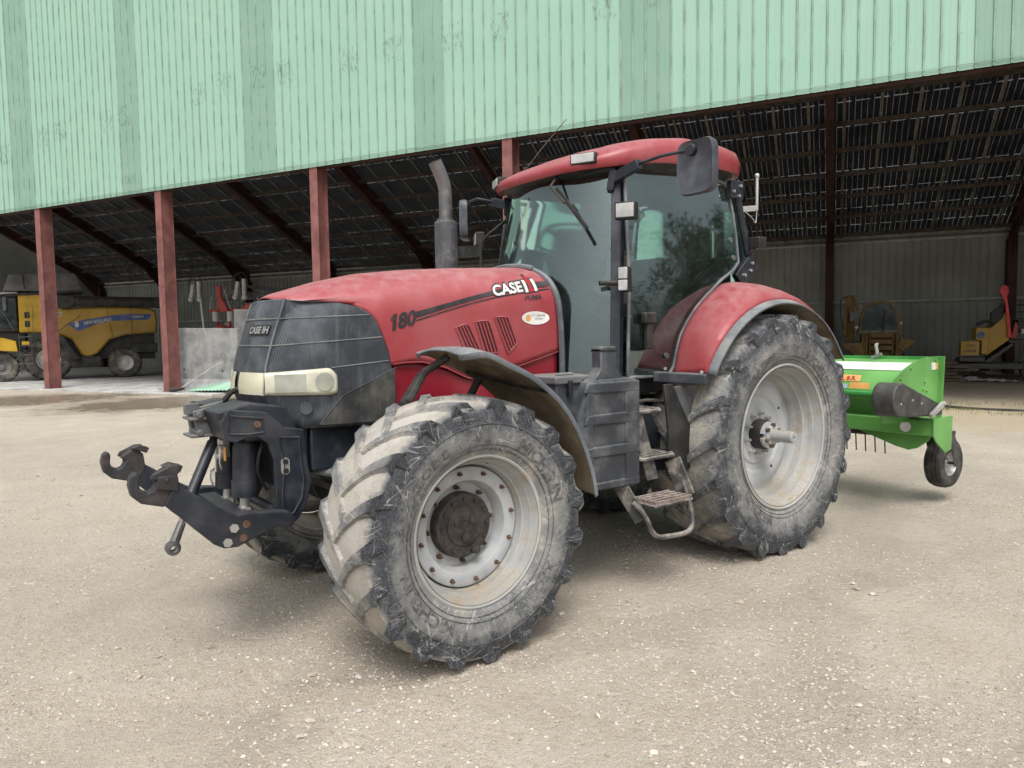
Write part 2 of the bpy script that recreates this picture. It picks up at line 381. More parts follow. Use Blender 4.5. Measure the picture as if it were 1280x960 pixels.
# ------------------------------------------------------------------ ground
def ground_mat():
    t = NT('gravel_yard'); c = t.n('ShaderNodeTexCoord').outputs['Object']
    big = t.noise(c, .35, 4, .6); mid = t.noise(c, 1.6, 5, .65, .3); fine = t.noise(c, 22, 5, .7); grit = t.noise(c, 120, 3, .7)
    base = t.mix(t.ramp(mid, .25, .75), (.50, .425, .33), (.61, .54, .44))
    base = t.mix(t.math('MULTIPLY', t.ramp(big, .35, .68), .45), base, (.32, .285, .24))
    base = t.mix(t.math('MULTIPLY', t.ramp(fine, .45, .68), .45), base, (.56, .53, .48))
    base = t.mix(t.math('MULTIPLY', t.ramp(fine, .48, .30), .34), base, (.26, .215, .165))
    base = t.mix(t.math('MULTIPLY', t.ramp(grit, .52, .62), .45), base, (.60, .575, .53))
    base = t.mix(t.math('MULTIPLY', t.ramp(grit, .45, .36), .42), base, (.23, .19, .15))
    P0 = t.sep(c)                                   # faint wheel marks crossing the yard
    for a_, b_, w_ in ((.42, -1.1, .30), (.42, .85, .30), (-.18, -3.1, .26), (-.18, -1.3, .26), (1.3, 4.2, .3), (1.3, 7.2, .3)):
        q = t.math('ADD', t.math('MULTIPLY', P0[0], a_), b_ - .55); q = t.math('SUBTRACT', P0[1], q); q = t.math('ADD', q, t.math('MULTIPLY', t.math('SUBTRACT', big, .5), 2.2))
        q = t.ramp(t.math('ABSOLUTE', q), w_ * math.sqrt(1 + a_ * a_), w_ * .5); base = t.mix(t.math('MULTIPLY', t.math('MULTIPLY', q, .30), t.ramp(mid, .35, .6)), base, (.27, .23, .185))
    # small flat pebbles as cells
    for sc_, thr, col in ((75, .30, (.50, .47, .43)), (38, .20, (.54, .52, .48)), (150, .32, (.24, .20, .16))):
        v = t.n('ShaderNodeTexVoronoi'); t.l(c, v.inputs['Vector']); v.inputs['Scale'].default_value = sc_; v.inputs['Randomness'].default_value = 1
        sp = t.sep(v.outputs['Color']); pick = t.math('LESS_THAN', sp[0], .42 if sc_ != 38 else .12)
        ins = t.math('LESS_THAN', v.outputs['Distance'], thr)
        k = t.math('MULTIPLY', t.math('MULTIPLY', pick, ins), .65)
        base = t.mix(k, base, col)
    # straw-coloured earth to the right, by the barn mouth
    P = t.sep(c)
    def blob(cx, cy, r0, r1, w=.35, sx=1.0, sy=1.0):
        dx = t.math('MULTIPLY', t.math('SUBTRACT', P[0], cx), sx); dy = t.math('MULTIPLY', t.math('SUBTRACT', P[1], cy), sy)
        d = t.math('SQRT', t.math('ADD', t.math('MULTIPLY', dx, dx), t.math('MULTIPLY', dy, dy)))
        d = t.math('ADD', d, t.math('MULTIPLY', t.math('SUBTRACT', mid, .5), r1 * w * 4)); o = t.ramp(d, r0, r1); return t.math('SUBTRACT', 1.0, o)
    base = t.mix(t.math('MULTIPLY', blob(11.6, 1.4, 1.6, 4.6), .7), base, (.50, .42, .27))
    base = t.mix(t.math('MULTIPLY', blob(20.5, 5.2, 5.2, 8.0, .1), .8), base, (.26, .20, .15))
    # wet ground in front of the barn
    wet = t.math('MAXIMUM', blob(-.6, 17.3, 1.3, 3.2, .25, .8, 1.0), blob(3.2, 15.2, .8, 2.6, .25, .6, 1.3))
    wet = t.math('MAXIMUM', wet, blob(-6.5, 21.5, 2.0, 5.0, .2, .5, 1.3)); wet = t.math('MULTIPLY', wet, .8)
    base = t.mix(wet, base, (.20, .155, .11))
    t.l(base, t.b.inputs['Base Color'])
    t.l(t.math('MULTIPLY_ADD', t.ramp(wet, .45, .75), -.78, .92), t.b.inputs['Roughness'])
    h = t.math('ADD', t.math('MULTIPLY', fine, 1.0), t.math('MULTIPLY', grit, .35))
    t.bump(h, 1.0, .030); return t.m
M['ground'] = ground_mat()
def axis_pts(lo, hi, step, far):
    a = list(np.arange(lo, hi, step)); g = step; x = lo; pre = []
    while x > -far: g *= 1.35; x -= g; pre.append(x)
    g = step; x = a[-1]; post = []
    while x < far: g *= 1.35; x += g; post.append(x)
    return list(reversed(pre)) + a + post
def gz(x, y):
    w = math.exp(-((x - 1) ** 2 + (y - 4) ** 2) / 500)
    v = .5 + .25 * math.sin(x * 1.3 + .7 * math.sin(y * .9)) + .25 * math.sin(y * 1.7 + x * .6 + 1.0)
    v2 = .5 + .5 * math.sin(x * 4.1 + 2 * math.sin(y * 2.3)) * math.sin(y * 3.7 + x)
    return -(.022 * v + .007 * v2) * w
xs = axis_pts(-9, 14, .16, 420); ys = axis_pts(-7, 24, .2, 420)
g = MB(); g.grid([[(x, y, gz(x, y)) for x in xs] for y in ys])
ground = g.build('ground', M['ground'], None, smooth=180, recalc=False); tag(ground, kind='structure')

CAM = Vector((-5.0156, -4.2946, 1.7174)); YAW = .65321
def stone_field(name, n, rmin, rmax, smin, smax, mat, power=2.6, rrange=(2.0, 17), seed=3, spread=.95):
    R = np.random.default_rng(seed); base = np.array([[1, 0, 0], [-.8, .5, 0], [.1, 1, 0], [-.3, -1, 0], [.1, .1, .9], [.5, -.5, .7]] if n > 5000 else [[1, 0, 0], [-1, 0, 0], [0, 1, 0], [0, -1, 0], [0, 0, 1], [0, 0, -.6], [.6, .6, .5], [-.6, .5, .45], [.5, -.6, .4], [-.6, -.6, .5]], float)
    bm = bmesh.new(); [bm.verts.new(v) for v in base]; r = bmesh.ops.convex_hull(bm, input=bm.verts); bm.verts.index_update()
    F = [tuple(v.index for v in f.verts) for f in bm.faces]; bm.free()
    rr = rrange[0] + (rrange[1] - rrange[0]) * R.random(n) ** 1.15
    an = YAW + (R.random(n) - .5) * 2 * spread
    X = CAM.x + rr * np.sin(an); Y = CAM.y + rr * np.cos(an)
    cl = np.sin(X * 2.1 + 1.3 * np.sin(Y * 1.1)) * np.sin(Y * 1.7 + 1.1 * np.sin(X * .8)) + R.normal(0, .55, n)
    keep = cl > -.25; X = X[keep]; Y = Y[keep]; n = len(X)
    S = smin + (smax - smin) * R.random(n) ** power
    V = []; FF = []
    for i in range(n):
        a = R.random() * 6.28; c_, s_ = math.cos(a), math.sin(a)
        b = base * (1 + R.normal(0, .18, (len(base), 1))) * np.array([1, .55 + .4 * R.random(), .35 + .35 * R.random()]) * S[i]
        x = b[:, 0] * c_ - b[:, 1] * s_ + X[i]; y = b[:, 0] * s_ + b[:, 1] * c_ + Y[i]; z = b[:, 2] + gz(X[i], Y[i]) + S[i] * .12
        o = len(V); V += list(zip(x, y, z)); FF += [tuple(k + o for k in f) for f in F]
    me = bpy.data.meshes.new(name); me.from_pydata([tuple(map(float, v)) for v in V], [], FF); me.materials.append(mat)
    o = bpy.data.objects.new(name, me); COL.objects.link(o); return o
def stone_mat():
    t = NT('limestone_pebble'); g_ = t.n('ShaderNodeNewGeometry'); r = g_.outputs['Random Per Island']
    cr = t.n('ShaderNodeValToRGB'); t.l(r, cr.inputs[0]); e = cr.color_ramp.elements
    e[0].position = 0; e[0].color = (.30, .255, .20, 1); e[1].position = 1; e[1].color = (.60, .56, .49, 1)
    for p_, c_ in ((.30, (.44, .38, .305, 1)), (.6, (.52, .47, .40, 1)), (.78, (.40, .385, .365, 1)), (.86, (.58, .545, .48, 1))): q = e.new(p_); q.color = c_
    t.l(cr.outputs[0], t.b.inputs['Base Color']); t.b.inputs['Roughness'].default_value = .9; return t.m
M['stone'] = stone_mat()
st = stone_field('loose_gravel', 120000, 0, 0, .0038, .0135, M['stone'], 1.9, (2.2, 15))
tag(st, 'small pale limestone chips scattered over the yard', 'gravel', kind='stuff')
st = stone_field('pebbles', 1500, 0, 0, .011, .030, M['stone'], 3.0, (2.4, 20), 5)
tag(st, 'larger pale pebbles lying loose on the gravel yard', 'gravel', kind='stuff')

# concrete floor of the barn, light where the daylight reaches it
def floor_mat():
    t = NT('dusty_barn_floor'); co = t.coord(); n = t.noise(co, 1.2, 5, .6, .5); n2 = t.noise(co, 9, 4)
    c = t.mix(t.ramp(n, .3, .65), (.30, .30, .285), (.60, .60, .585)); c = t.mix(t.math('MULTIPLY', t.ramp(n2, .4, .7), .3), c, (.22, .21, .19))
    t.l(c, t.b.inputs['Base Color']); t.b.inputs['Roughness'].default_value = .75; t.bump(n2, .2, .01); return t.m
M['floor'] = floor_mat()
fl = MB(); fl.box(-25, 2.6, -.35, 15.4, -.25, .035)
f_o = fl.build('barn_floor', M['floor'], None, bevel=.01); f_o.location = BO; f_o.rotation_euler = (0, 0, BANG); tag(f_o, kind='structure')

# ------------------------------------------------------------------ barn
barn = bthing('open_barn', 'large open fronted farm shed with pale green metal fascia and oxide red posts', 'barn')
def zl(s): return 6.45 + .0115 * s          # lower edge of the fascia
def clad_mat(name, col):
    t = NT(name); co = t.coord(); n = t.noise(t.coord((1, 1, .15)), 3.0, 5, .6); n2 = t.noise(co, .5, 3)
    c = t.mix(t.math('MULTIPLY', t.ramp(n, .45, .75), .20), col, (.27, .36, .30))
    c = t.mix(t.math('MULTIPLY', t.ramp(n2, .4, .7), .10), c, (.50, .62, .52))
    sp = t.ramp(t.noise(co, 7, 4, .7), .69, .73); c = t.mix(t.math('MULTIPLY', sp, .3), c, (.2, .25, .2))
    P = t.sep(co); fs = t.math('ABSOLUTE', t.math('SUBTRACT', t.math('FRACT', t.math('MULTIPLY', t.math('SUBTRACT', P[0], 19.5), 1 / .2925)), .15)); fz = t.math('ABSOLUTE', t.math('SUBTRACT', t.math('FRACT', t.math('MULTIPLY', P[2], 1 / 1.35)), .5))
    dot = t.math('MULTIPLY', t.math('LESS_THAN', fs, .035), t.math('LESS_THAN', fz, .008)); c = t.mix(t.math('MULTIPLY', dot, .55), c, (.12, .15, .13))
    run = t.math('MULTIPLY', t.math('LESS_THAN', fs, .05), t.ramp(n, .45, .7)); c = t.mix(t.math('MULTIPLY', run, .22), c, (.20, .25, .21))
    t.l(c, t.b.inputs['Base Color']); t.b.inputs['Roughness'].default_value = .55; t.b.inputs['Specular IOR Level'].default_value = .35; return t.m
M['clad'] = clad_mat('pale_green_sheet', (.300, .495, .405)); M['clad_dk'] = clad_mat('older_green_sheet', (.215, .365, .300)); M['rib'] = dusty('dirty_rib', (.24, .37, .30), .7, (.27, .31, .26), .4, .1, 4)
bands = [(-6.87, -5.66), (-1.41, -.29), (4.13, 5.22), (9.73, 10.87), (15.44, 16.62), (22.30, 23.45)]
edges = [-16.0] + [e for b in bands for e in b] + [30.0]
TOPZ = 15.0; P_ = .2925; R0 = 19.5
def nearest_rib(s): return R0 + round((s - R0) / P_) * P_
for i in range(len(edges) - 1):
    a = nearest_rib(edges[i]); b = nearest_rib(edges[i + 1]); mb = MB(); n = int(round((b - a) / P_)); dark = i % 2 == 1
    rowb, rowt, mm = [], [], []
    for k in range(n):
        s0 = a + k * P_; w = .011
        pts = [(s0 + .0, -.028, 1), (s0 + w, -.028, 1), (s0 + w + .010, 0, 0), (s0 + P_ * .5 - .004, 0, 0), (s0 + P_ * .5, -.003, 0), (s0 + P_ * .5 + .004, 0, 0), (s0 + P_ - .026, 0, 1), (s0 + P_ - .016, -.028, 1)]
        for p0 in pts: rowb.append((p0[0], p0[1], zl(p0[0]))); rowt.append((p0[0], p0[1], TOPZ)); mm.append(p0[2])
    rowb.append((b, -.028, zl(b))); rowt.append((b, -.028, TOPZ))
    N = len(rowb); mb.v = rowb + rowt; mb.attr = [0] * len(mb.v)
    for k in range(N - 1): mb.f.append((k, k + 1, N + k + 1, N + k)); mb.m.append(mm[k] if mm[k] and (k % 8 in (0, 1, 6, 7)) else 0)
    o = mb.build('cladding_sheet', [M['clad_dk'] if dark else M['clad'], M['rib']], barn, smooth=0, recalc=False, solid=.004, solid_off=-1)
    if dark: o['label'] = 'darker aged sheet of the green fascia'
tr = MB(); tr.bar((-16, -.036, zl(-16) + .10), (30, -.036, zl(30) + .10), .012, .02); tr.build('drip_strip', M['rib'], barn, smooth=0)
# scuffed patches left by brackets on the fascia (real marks on the sheet)
def scuff_mat():
    t = NT('scuff_marks'); co = t.coord(); tr_ = t.n('ShaderNodeBsdfTransparent'); mx = t.n('ShaderNodeMixShader')
    n = t.ramp(t.noise(t.coord((3, 1, 1)), 5, 5, .7, .3), .50, .64); t.l(t.math('MULTIPLY', n, .42), mx.inputs[0]); t.l(tr_.outputs[0], mx.inputs[1]); t.l(t.b.outputs[0], mx.inputs[2])
    t.b.inputs['Base Color'].default_value = (.17, .22, .18, 1); t.b.inputs['Roughness'].default_value = .8; t.l(mx.outputs[0], t.out.inputs[0]); return t.m
M['scuff'] = scuff_mat()
scuffs = SCUFFS = [(-7.2,8.4),(-5.0,8.75),(-4.1,8.85),(-1.9,8.9),(-1.0,8.95),(2.2,9.15),(3.3,9.3),(4.6,9.3),(5.6,9.3),(7.9,9.25),(9.2,9.3),(11.0,9.3),(12.4,9.3),(15.0,9.35),(16.3,9.4),(-.9,6.9)]
for s0, z0 in scuffs:
    w = .30 if z0 > 8 else .2; h = .34 if z0 > 8 else .14
    mb = MB(); mb.add([(s0 - w, -.031, z0 - h), (s0 + w, -.031, z0 - h), (s0 + w, -.031, z0 + h), (s0 - w, -.031, z0 + h)], [(0, 1, 2, 3)])
    mb.build('scuff_mark', M['scuff'], barn, smooth=0)
# lintel beam behind the lower edge of the fascia
mb = MB(); mb.bar((-16, .16, zl(-16) + .17), (30, .16, zl(30) + .17), .02, .34); mb.bar((-16, .16, zl(-16) - .008), (30, .16, zl(30) - .008), .18, .016)
mb.build('lintel_beam', M['rafter'], barn, smooth=0)
# front posts (H sections)
for i, s0 in enumerate((-11.8, -5.83, .12, 6.3, 12.34, 24.7)):
    top = zl(s0) + .3; mb = MB(); w = .27; dp = .46
    mb.box(s0, s0 + w, .03, .052, 0, top); mb.box(s0, s0 + w, .03 + dp - .022, .03 + dp, 0, top)
    mb.box(s0 + w / 2 - .010, s0 + w / 2 + .010, .052, .03 + dp - .022, 0, top)
    if s0 < 3: mb.box(s0 + w - .03, s0 + w - .018, .055, .03 + dp - .025, 0, top); mb.box(s0 - .04, s0 + w + .04, -.005, .07 + dp, -.1, .05)
    mb.build('post', M['post'], barn, smooth=0, bevel=.004)
# roof: mono pitch falling to the back
def zr(D): return 4.85 + .47 * (15.5 - D)      # underside of the rafters
FR = [19.78 + 6.1 * k for k in range(-7, 3)]
for s0 in FR:
    mb = MB()
    def beam(s0, D0, D1, h):
        for (dz0, dz1, hw) in ((0, .02, .13), (.02, h - .02, .009), (h - .02, h, .13)):
            vs = [(s0 + sx * hw, D, zr(D) + dz) for D in (D0, D1) for sx in (-1, 1) for dz in (dz0, dz1)]
            mb.add(vs, [(0, 1, 3, 2), (4, 6, 7, 5), (0, 4, 5, 1), (2, 3, 7, 6), (0, 2, 6, 4), (1, 5, 7, 3)])
    beam(s0, .4, 15.4, .55)
    # haunch at the back column
    mb.add([(s0 + x, D, z) for x in (-.01, .01) for D, z in ((15.1, zr(15.1) - .9), (15.1, zr(15.1)), (13.4, zr(13.4)))], [(0, 1, 2), (5, 4, 3), (0, 3, 4, 1), (1, 4, 5, 2), (2, 5, 3, 0)])
    mb.build('rafter', M['rafter'], barn, smooth=0)
    mb = MB(); s1 = s0
    mb.box(s1 - .15, s1 + .15, 14.90, 14.92, 0, zr(14.9) + .1); mb.box(s1 - .15, s1 + .15, 15.36, 15.38, 0, zr(15.37)); mb.box(s1 - .008, s1 + .008, 14.92, 15.36, 0, zr(15.3))
    mb.build('back_column', M['rafter'] if s0 < 22 else M['rafter'], barn, smooth=0)
ra = math.atan(.47)
for k in range(13):
    D = .7 + k * 1.2; z = zr(D) + .42
    mb = MB(); mb.box(-24, 31.5, D - .035, D + .035, z - .08, z + .06); mb.build('purlin', M['purlin'], barn, smooth=0)
for k in range(53):
    s0 = -23.7 + k * 1.045
    mb = MB(); mb.bar((s0, .3, zr(.3) + .525), (s0, 15.5, zr(15.5) + .525), .085 if k % 1 == 0 else .05, .05, (0, 0, 1)); mb.build('panel_rail', M['rail'], barn, smooth=0)
def panel_mat():
    t = NT('solar_roof_panel'); c = t.n('ShaderNodeTexCoord').outputs['Object']; P = t.sep(c)
    def line(v, per, w, off=0.0):
        f = t.math('FRACT', t.math('ADD', t.math('MULTIPLY', v, 1 / per), off)); return t.math('LESS_THAN', f, w)
    a = line(P[0], 1.045 / 6, .045, .33); b = line(P[1], .092, .13); m_ = line(P[1], 1.05, .03)
    dash = t.math('GREATER_THAN', t.math('FRACT', t.math('MULTIPLY', P[0], 1 / .5225)), .25)
    br = t.math('MAXIMUM', t.math('MULTIPLY', a, .42), t.math('MULTIPLY', b, .07)); br = t.math('MAXIMUM', br, t.math('MULTIPLY', t.math('MULTIPLY', m_, dash), .50))
    vr = t.ramp(t.noise(t.coord((.5, .5, .5)), 2.2, 3), .25, .7); br = t.math('MULTIPLY', br, t.math('MULTIPLY_ADD', vr, .8, .3), clamp=True)
    tl = t.n('ShaderNodeBsdfTranslucent'); tl.inputs[0].default_value = (.26, .26, .255, 1); mx = t.n('ShaderNodeMixShader')
    t.b.inputs['Base Color'].default_value = (.012, .013, .018, 1); t.b.inputs['Roughness'].default_value = .35
    t.l(br, mx.inputs[0]); t.l(t.b.outputs[0], mx.inputs[1]); t.l(tl.outputs[0], mx.inputs[2]); t.l(mx.outputs[0], t.out.inputs[0]); return t.m
M['panel'] = panel_mat()
mb = MB(); mb.add([(-24, .1, zr(.1) + .575), (31.5, .1, zr(.1) + .575), (31.5, 15.95, zr(15.95) + .575), (-24, 15.95, zr(15.95) + .575)], [(0, 1, 2, 3)])
mb.build('solar_roof', M['panel'], barn, smooth=0, recalc=False)
# back wall: ribbed sheet, two rails and the eave trim
mb = MB(); rb = []; rt = []; s0 = -24.0
while s0 < 31.6:
    for ds, dd in ((0, 0), (.215, 0), (.23, -.03), (.26, -.03), (.275, 0)):
        rb.append((s0 + ds, 15.45 + dd, .0)); rt.append((s0 + ds, 15.45 + dd, 5.42 if s0 > -3 else 5.33))
    s0 += .275
N = len(rb); mb.add(rb + rt, [(k, k + 1, N + k + 1, N + k) for k in range(N - 1)]); mb.build('back_wall', M['backwall'], barn, smooth=0, recalc=False, solid=.01)
for z, rr_ in ((2.80, .055), (5.25, .03)):
    mb = MB(); mb.tube([(-24, 15.33, z), (31.5, 15.33, z)], rr_, 8); mb.build('wall_rail', M['pipe'] if z < 3 else M['rail'], barn)
mb = MB(); mb.box(-24, 31.5, 15.30, 15.34, 5.10, 5.17); mb.build('eave_trim', M['pipe'], barn, smooth=0)
mb = MB(); mb.box(-24.1, -24, 0, 15.5, 0, 5.2); mb.add([(-24.05, 0, 5.2), (-24.05, 15.5, 5.2), (-24.05, 15.5, 5.9), (-24.05, 0, 13.2)], [(0, 1, 2, 3)]); mb.build('end_wall', M['backwall'], barn, smooth=0)
mb = MB(); mb.box(31.6, 31.7, 0, 15.5, 0, 5.2); mb.add([(31.65, 0, 5.2), (31.65, 15.5, 5.2), (31.65, 15.5, 5.9), (31.65, 0, 13.2)], [(0, 1, 2, 3)]); mb.build('end_wall', M['backwall'], barn, smooth=0)

# ------------------------------------------------------------------ camera, sky, sun
cam = bpy.data.cameras.new('camera'); co_ = bpy.data.objects.new('camera', cam); COL.objects.link(co_)
cam.sensor_width = 36; cam.lens = 905.03 / 1280 * 36; cam.clip_end = 2000; cam.clip_start = .05
yaw, pitch, roll = .65321, .068032, -.0148515
f_ = Vector((math.sin(yaw) * math.cos(pitch), math.cos(yaw) * math.cos(pitch), -math.sin(pitch)))
r_ = Vector((math.cos(yaw), -math.sin(yaw), 0)); u_ = r_.cross(f_)
r2 = r_ * math.cos(roll) + u_ * math.sin(roll); u2 = u_ * math.cos(roll) - r_ * math.sin(roll)
co_.matrix_world = Matrix(((r2.x, u2.x, -f_.x, CAM.x), (r2.y, u2.y, -f_.y, CAM.y), (r2.z, u2.z, -f_.z, CAM.z), (0, 0, 0, 1)))
scene.camera = co_
SUN_EL, SUN_AZ = math.radians(58), math.radians(215)       # azimuth clockwise from +Y
w = bpy.data.worlds.new('World'); scene.world = w; w.use_nodes = True; nt = w.node_tree
bg = nt.nodes['Background']; sky = nt.nodes.new('ShaderNodeTexSky'); sky.sky_type = 'NISHITA'; sky.sun_disc = False
sky.sun_elevation = SUN_EL; sky.sun_rotation = SUN_AZ; sky.air_density = 1.4; sky.dust_density = 6; sky.ozone_density = 1
hs = nt.nodes.new('ShaderNodeHueSaturation'); hs.inputs['Saturation'].default_value = .22
nt.links.new(sky.outputs[0], hs.inputs['Color']); nt.links.new(hs.outputs[0], bg.inputs[0]); bg.inputs[1].default_value = .15
sl = bpy.data.lights.new('sun', 'SUN'); sl.energy = 1.3; sl.angle = math.radians(24); sl.color = (1, .955, .90)
so = bpy.data.objects.new('sun', sl); COL.objects.link(so)
sd = Vector((math.sin(SUN_AZ) * math.cos(SUN_EL), math.cos(SUN_AZ) * math.cos(SUN_EL), math.sin(SUN_EL)))
so.rotation_euler = sd.to_track_quat('Z', 'Y').to_euler(); so.location = (0, 0, 30)
scene.view_settings.view_transform = 'Standard'; scene.view_settings.look = 'None'; scene.view_settings.gamma = 1; scene.view_settings.exposure = .28
scene.cycles.max_bounces = 7; scene.cycles.transparent_max_bounces = 12; scene.cycles.caustics_reflective = False; scene.cycles.caustics_refractive = False
# ================================================================== TRACTOR  (forward is -X, its left side is -Y)
T = thing('tractor', 'dusty red tractor with glass cab and black front linkage standing on the gravel', 'tractor', (-1.4, 0, 0), 0, (-1.4, 0, 0))

# ---- tyres
def tyre_mesh(R, w, rimR, lugh, nl, lug_k, w_out, dtread=.75, rot=0.0, ltop=.62):
    mb = MB(); Rc = R - lugh; h = w / 2
    prof = [(-.40 * w, rimR - .012), (-.435 * w, rimR + .012), (-.475 * w, rimR + .05), (-.515 * w, rimR + (Rc - rimR) * .45), (-.510 * w, rimR + (Rc - rimR) * .62),
            (-.498 * w, Rc - .070), (-.485 * w, Rc - .028), (-.45 * w, Rc - .004), (-.30 * w, Rc + .012), (-.15 * w, Rc + .017), (0, Rc + .018)]
    dus = [.60, .56, .50, .43, .28, .12, .20, dtread * .8, dtread + .1, dtread + .15, dtread + .15]
    prof2 = prof + [(-y, r) for y, r in reversed(prof[:-1])]; dus2 = dus + list(reversed(dus[:-1]))
    mb.lathe(prof2, n=120, at=dus2)
    # fine circumferential ribs on the sidewall near the bead
    for side in (-1, 1):
        for rr_ in (rimR + .035, rimR + .06, Rc - .10):
            y = np.interp(rr_, [p[1] for p in prof[:7]], [p[0] for p in prof[:7]])
            mb.lathe([(side * (y - .003) * -1 if side > 0 else (y - .003), rr_ - .003), ((-side * -1) * 0 + (y - .006 if side < 0 else -(y - .006)), rr_), ((y - .003) if side < 0 else -(y - .003), rr_ + .003)], n=96, at=.25)
    for side in (-1, 1):
        for i in range(nl):
            ph0 = 2 * PI * (i + (0.5 if side > 0 else 0)) / nl + rot
            jit = 1 + .03 * math.sin(i * 7.3 + side)
            nodes = []
            # (lateral |t|, arc advance, top radius, base radius, half width top, half width base)
            H = w / 2
            for q in range(9):
                u = q / 8; t = -.035 + u * (H * .985 + .035)
                sadv = lug_k * (t * (1.12 - .32 * u))
                top = R - .002 - .014 * u ** 3
                nodes.append((t, sadv, top, Rc - .02, .019 + .008 * u, .040 + .016 * u))
            nodes.append((H * 1.012, lug_k * H * .82, R - .040, Rc - .04, .025, .052))
            nodes.append((H * 1.022, lug_k * H * .83, Rc - .030, Rc - .07, .020, .044))
            nodes.append((H * 1.018, lug_k * H * .835, Rc - .085, Rc - .10, .010, .022))
            vs = []; A = []
            for k, (t, sa, rt, rb, ht, hb) in enumerate(nodes):
                c45 = 1.25 if k < 9 else 1.0
                for (rad, hw, dv) in ((rb, -hb, dtread), (rt, -ht, ltop - .25 * (k / 8) + .08 * math.sin(i * 3.1)), (rt, ht, ltop - .25 * (k / 8) + .08 * math.sin(i * 2.1)), (rb, hb, dtread)):
                    dd = dv if k < 8 else .08
                    y = t; ang = ph0 + (sa + hw * c45) * jit / R
                    rr_ = rad
                    if k >= 9 and rad == rb: y = t - .03
                    vs.append((-rr_ * math.cos(ang), side * y, rr_ * math.sin(ang))); A.append(dd)
            fs = []
            for k in range(len(nodes) - 1):
                o = k * 4
                for a, b in ((0, 1), (1, 2), (2, 3)): fs.append((o + a, o + b, o + 4 + b, o + 4 + a))
            fs.append((0, 3, 2, 1)); e = (len(nodes) - 1) * 4; fs.append((e, e + 1, e + 2, e + 3))
            mb.add(vs, fs, 0, A)
    return mb, prof
def ring_text(mb, s, r0, a0, prof, height, stretch=1.0, bold=.01, flip=False):
    """raised letters round the outer sidewall (the -Y side); a0 in degrees measured from the top towards the rear, reading clockwise seen from -Y"""
    rs = [p[1] for p in prof[:8]]; ys = [p[0] for p in prof[:8]]
    def fn(u, v):
        r = r0 + v; ang = math.radians(a0) + u * stretch / r0
        y = float(np.interp(r, rs, ys)) - .0035
        return (r * math.sin(ang), y, r * math.cos(ang))
    put_text(mb, s, fn, height=height, bold=bold)
def wheel(name, loc, R, w, rimR, build_rim, tyrekw, texts, label=None):
    mbr = build_rim()
    o = mbr['rim'].build(name, M['rim'], None, smooth=30)
    o.location = (loc[0] + 1.4, loc[1], loc[2]); o.parent = T; OFF[o.name] = (0, 0, 0)
    if label: o['label'] = label
    tb, prof = tyre_mesh(R, w, rimR, **tyrekw)
    ty = tb.build('tyre', M['tyre'], o, smooth=38, recalc=True, at=True)
    for t in texts:
        tx = MB(); ring_text(tx, *t[:3], prof, *t[3:]); tx.build('sidewall_lettering', M['tyretext'], o, smooth=0, recalc=False)
    for nm, (mb, mt, sm) in mbr['parts'].items():
        for m_ in (mb if isinstance(mb, list) else [mb]): m_.build(nm, M[mt], o, smooth=sm)
    return o

def front_rim():
    # y measured from the wheel centre plane; outer side is negative
    F = MB(); f = -.228
    F.lathe([(f, .388), (f - .008, .398), (f - .004, .408), (f + .008, .408), (f + .012, .390), (f + .040, .384), (f + .046, .366), (f + .066, .362), (f + .072, .372), (f + .088, .370), (f + .098, .345), (f + .17, .338), (.12, .338), (.19, .37), (.228, .40), (.228, .385), (.19, .36), (.11, .325), (f + .185, .325),
             (f + .165, .330), (f + .10, .350), (f + .055, .365), (f + .012, .380), (f, .385)], n=96)
    P = {}
    D = MB(); d = f + .135
    D.lathe([(d + .012, .326), (d, .324), (d - .002, .318), (d, .262), (d + .006, .252), (d + .05, .235), (d + .085, .228), (d + .09, .20), (d + .09, .10), (d + .10, .10), (d + .10, .22), (d + .012, .326)], n=72)
    P['rim_disc'] = (D, 'disc', 30)
    BL = []
    for i in range(12):
        Bt = MB(); BL.append(Bt); a = 2 * PI * (i + .3) / 12; c = (.295 * math.cos(a), d, .295 * math.sin(a))
        Bt.cyl((c[0], d - .012, c[2]), (c[0], d + .002, c[2]), .013, 6); Bt.cyl((c[0], d - .030, c[2]), (c[0], d - .01, c[2]), .0065, 8)
    for i in range(8):
        Bt = MB(); BL.append(Bt); a = 2 * PI * (i + .1) / 8; c = (.205 * math.cos(a), 0, .205 * math.sin(a))
        Bt.cyl((c[0], d + .068, c[2]), (c[0], d + .092, c[2]), .014, 6); Bt.cyl((c[0], d + .045, c[2]), (c[0], d + .07, c[2]), .007, 8)
    Bt = MB(); Bt.cyl((.1, f + .12, .345), (.105, f + .08, .34), .006, 8); P['tyre_valve'] = (Bt, 'rust', 30)
    P['rim_bolt'] = (BL, 'rust', 30)
    H = MB(); h = d + .03
    H.lathe([(d + .10, .18), (h + .01, .178), (h, .172), (h - .004, .155), (h - .002, .112), (h - .010, .108), (h - .012, .09), (h - .012, .030), (h - .004, .026), (h - .004, 1e-4)], n=56)
    for i in range(12):
        a = 2 * PI * i / 12; H.cyl((.146 * math.cos(a), h - .016, .146 * math.sin(a)), (.146 * math.cos(a), h, .146 * math.sin(a)), .011, 6)
    for i in range(3):
        a = 2 * PI * i / 3 + .5; H.cyl((.06 * math.cos(a), h - .022, .06 * math.sin(a)), (.06 * math.cos(a), h - .01, .06 * math.sin(a)), .024, 16)
    H.cyl((.06, h - .03, -.135), (.06, h, -.135), .028, 8)
    P['hub'] = (H, 'hub', 30)
    return {'rim': F, 'parts': P}
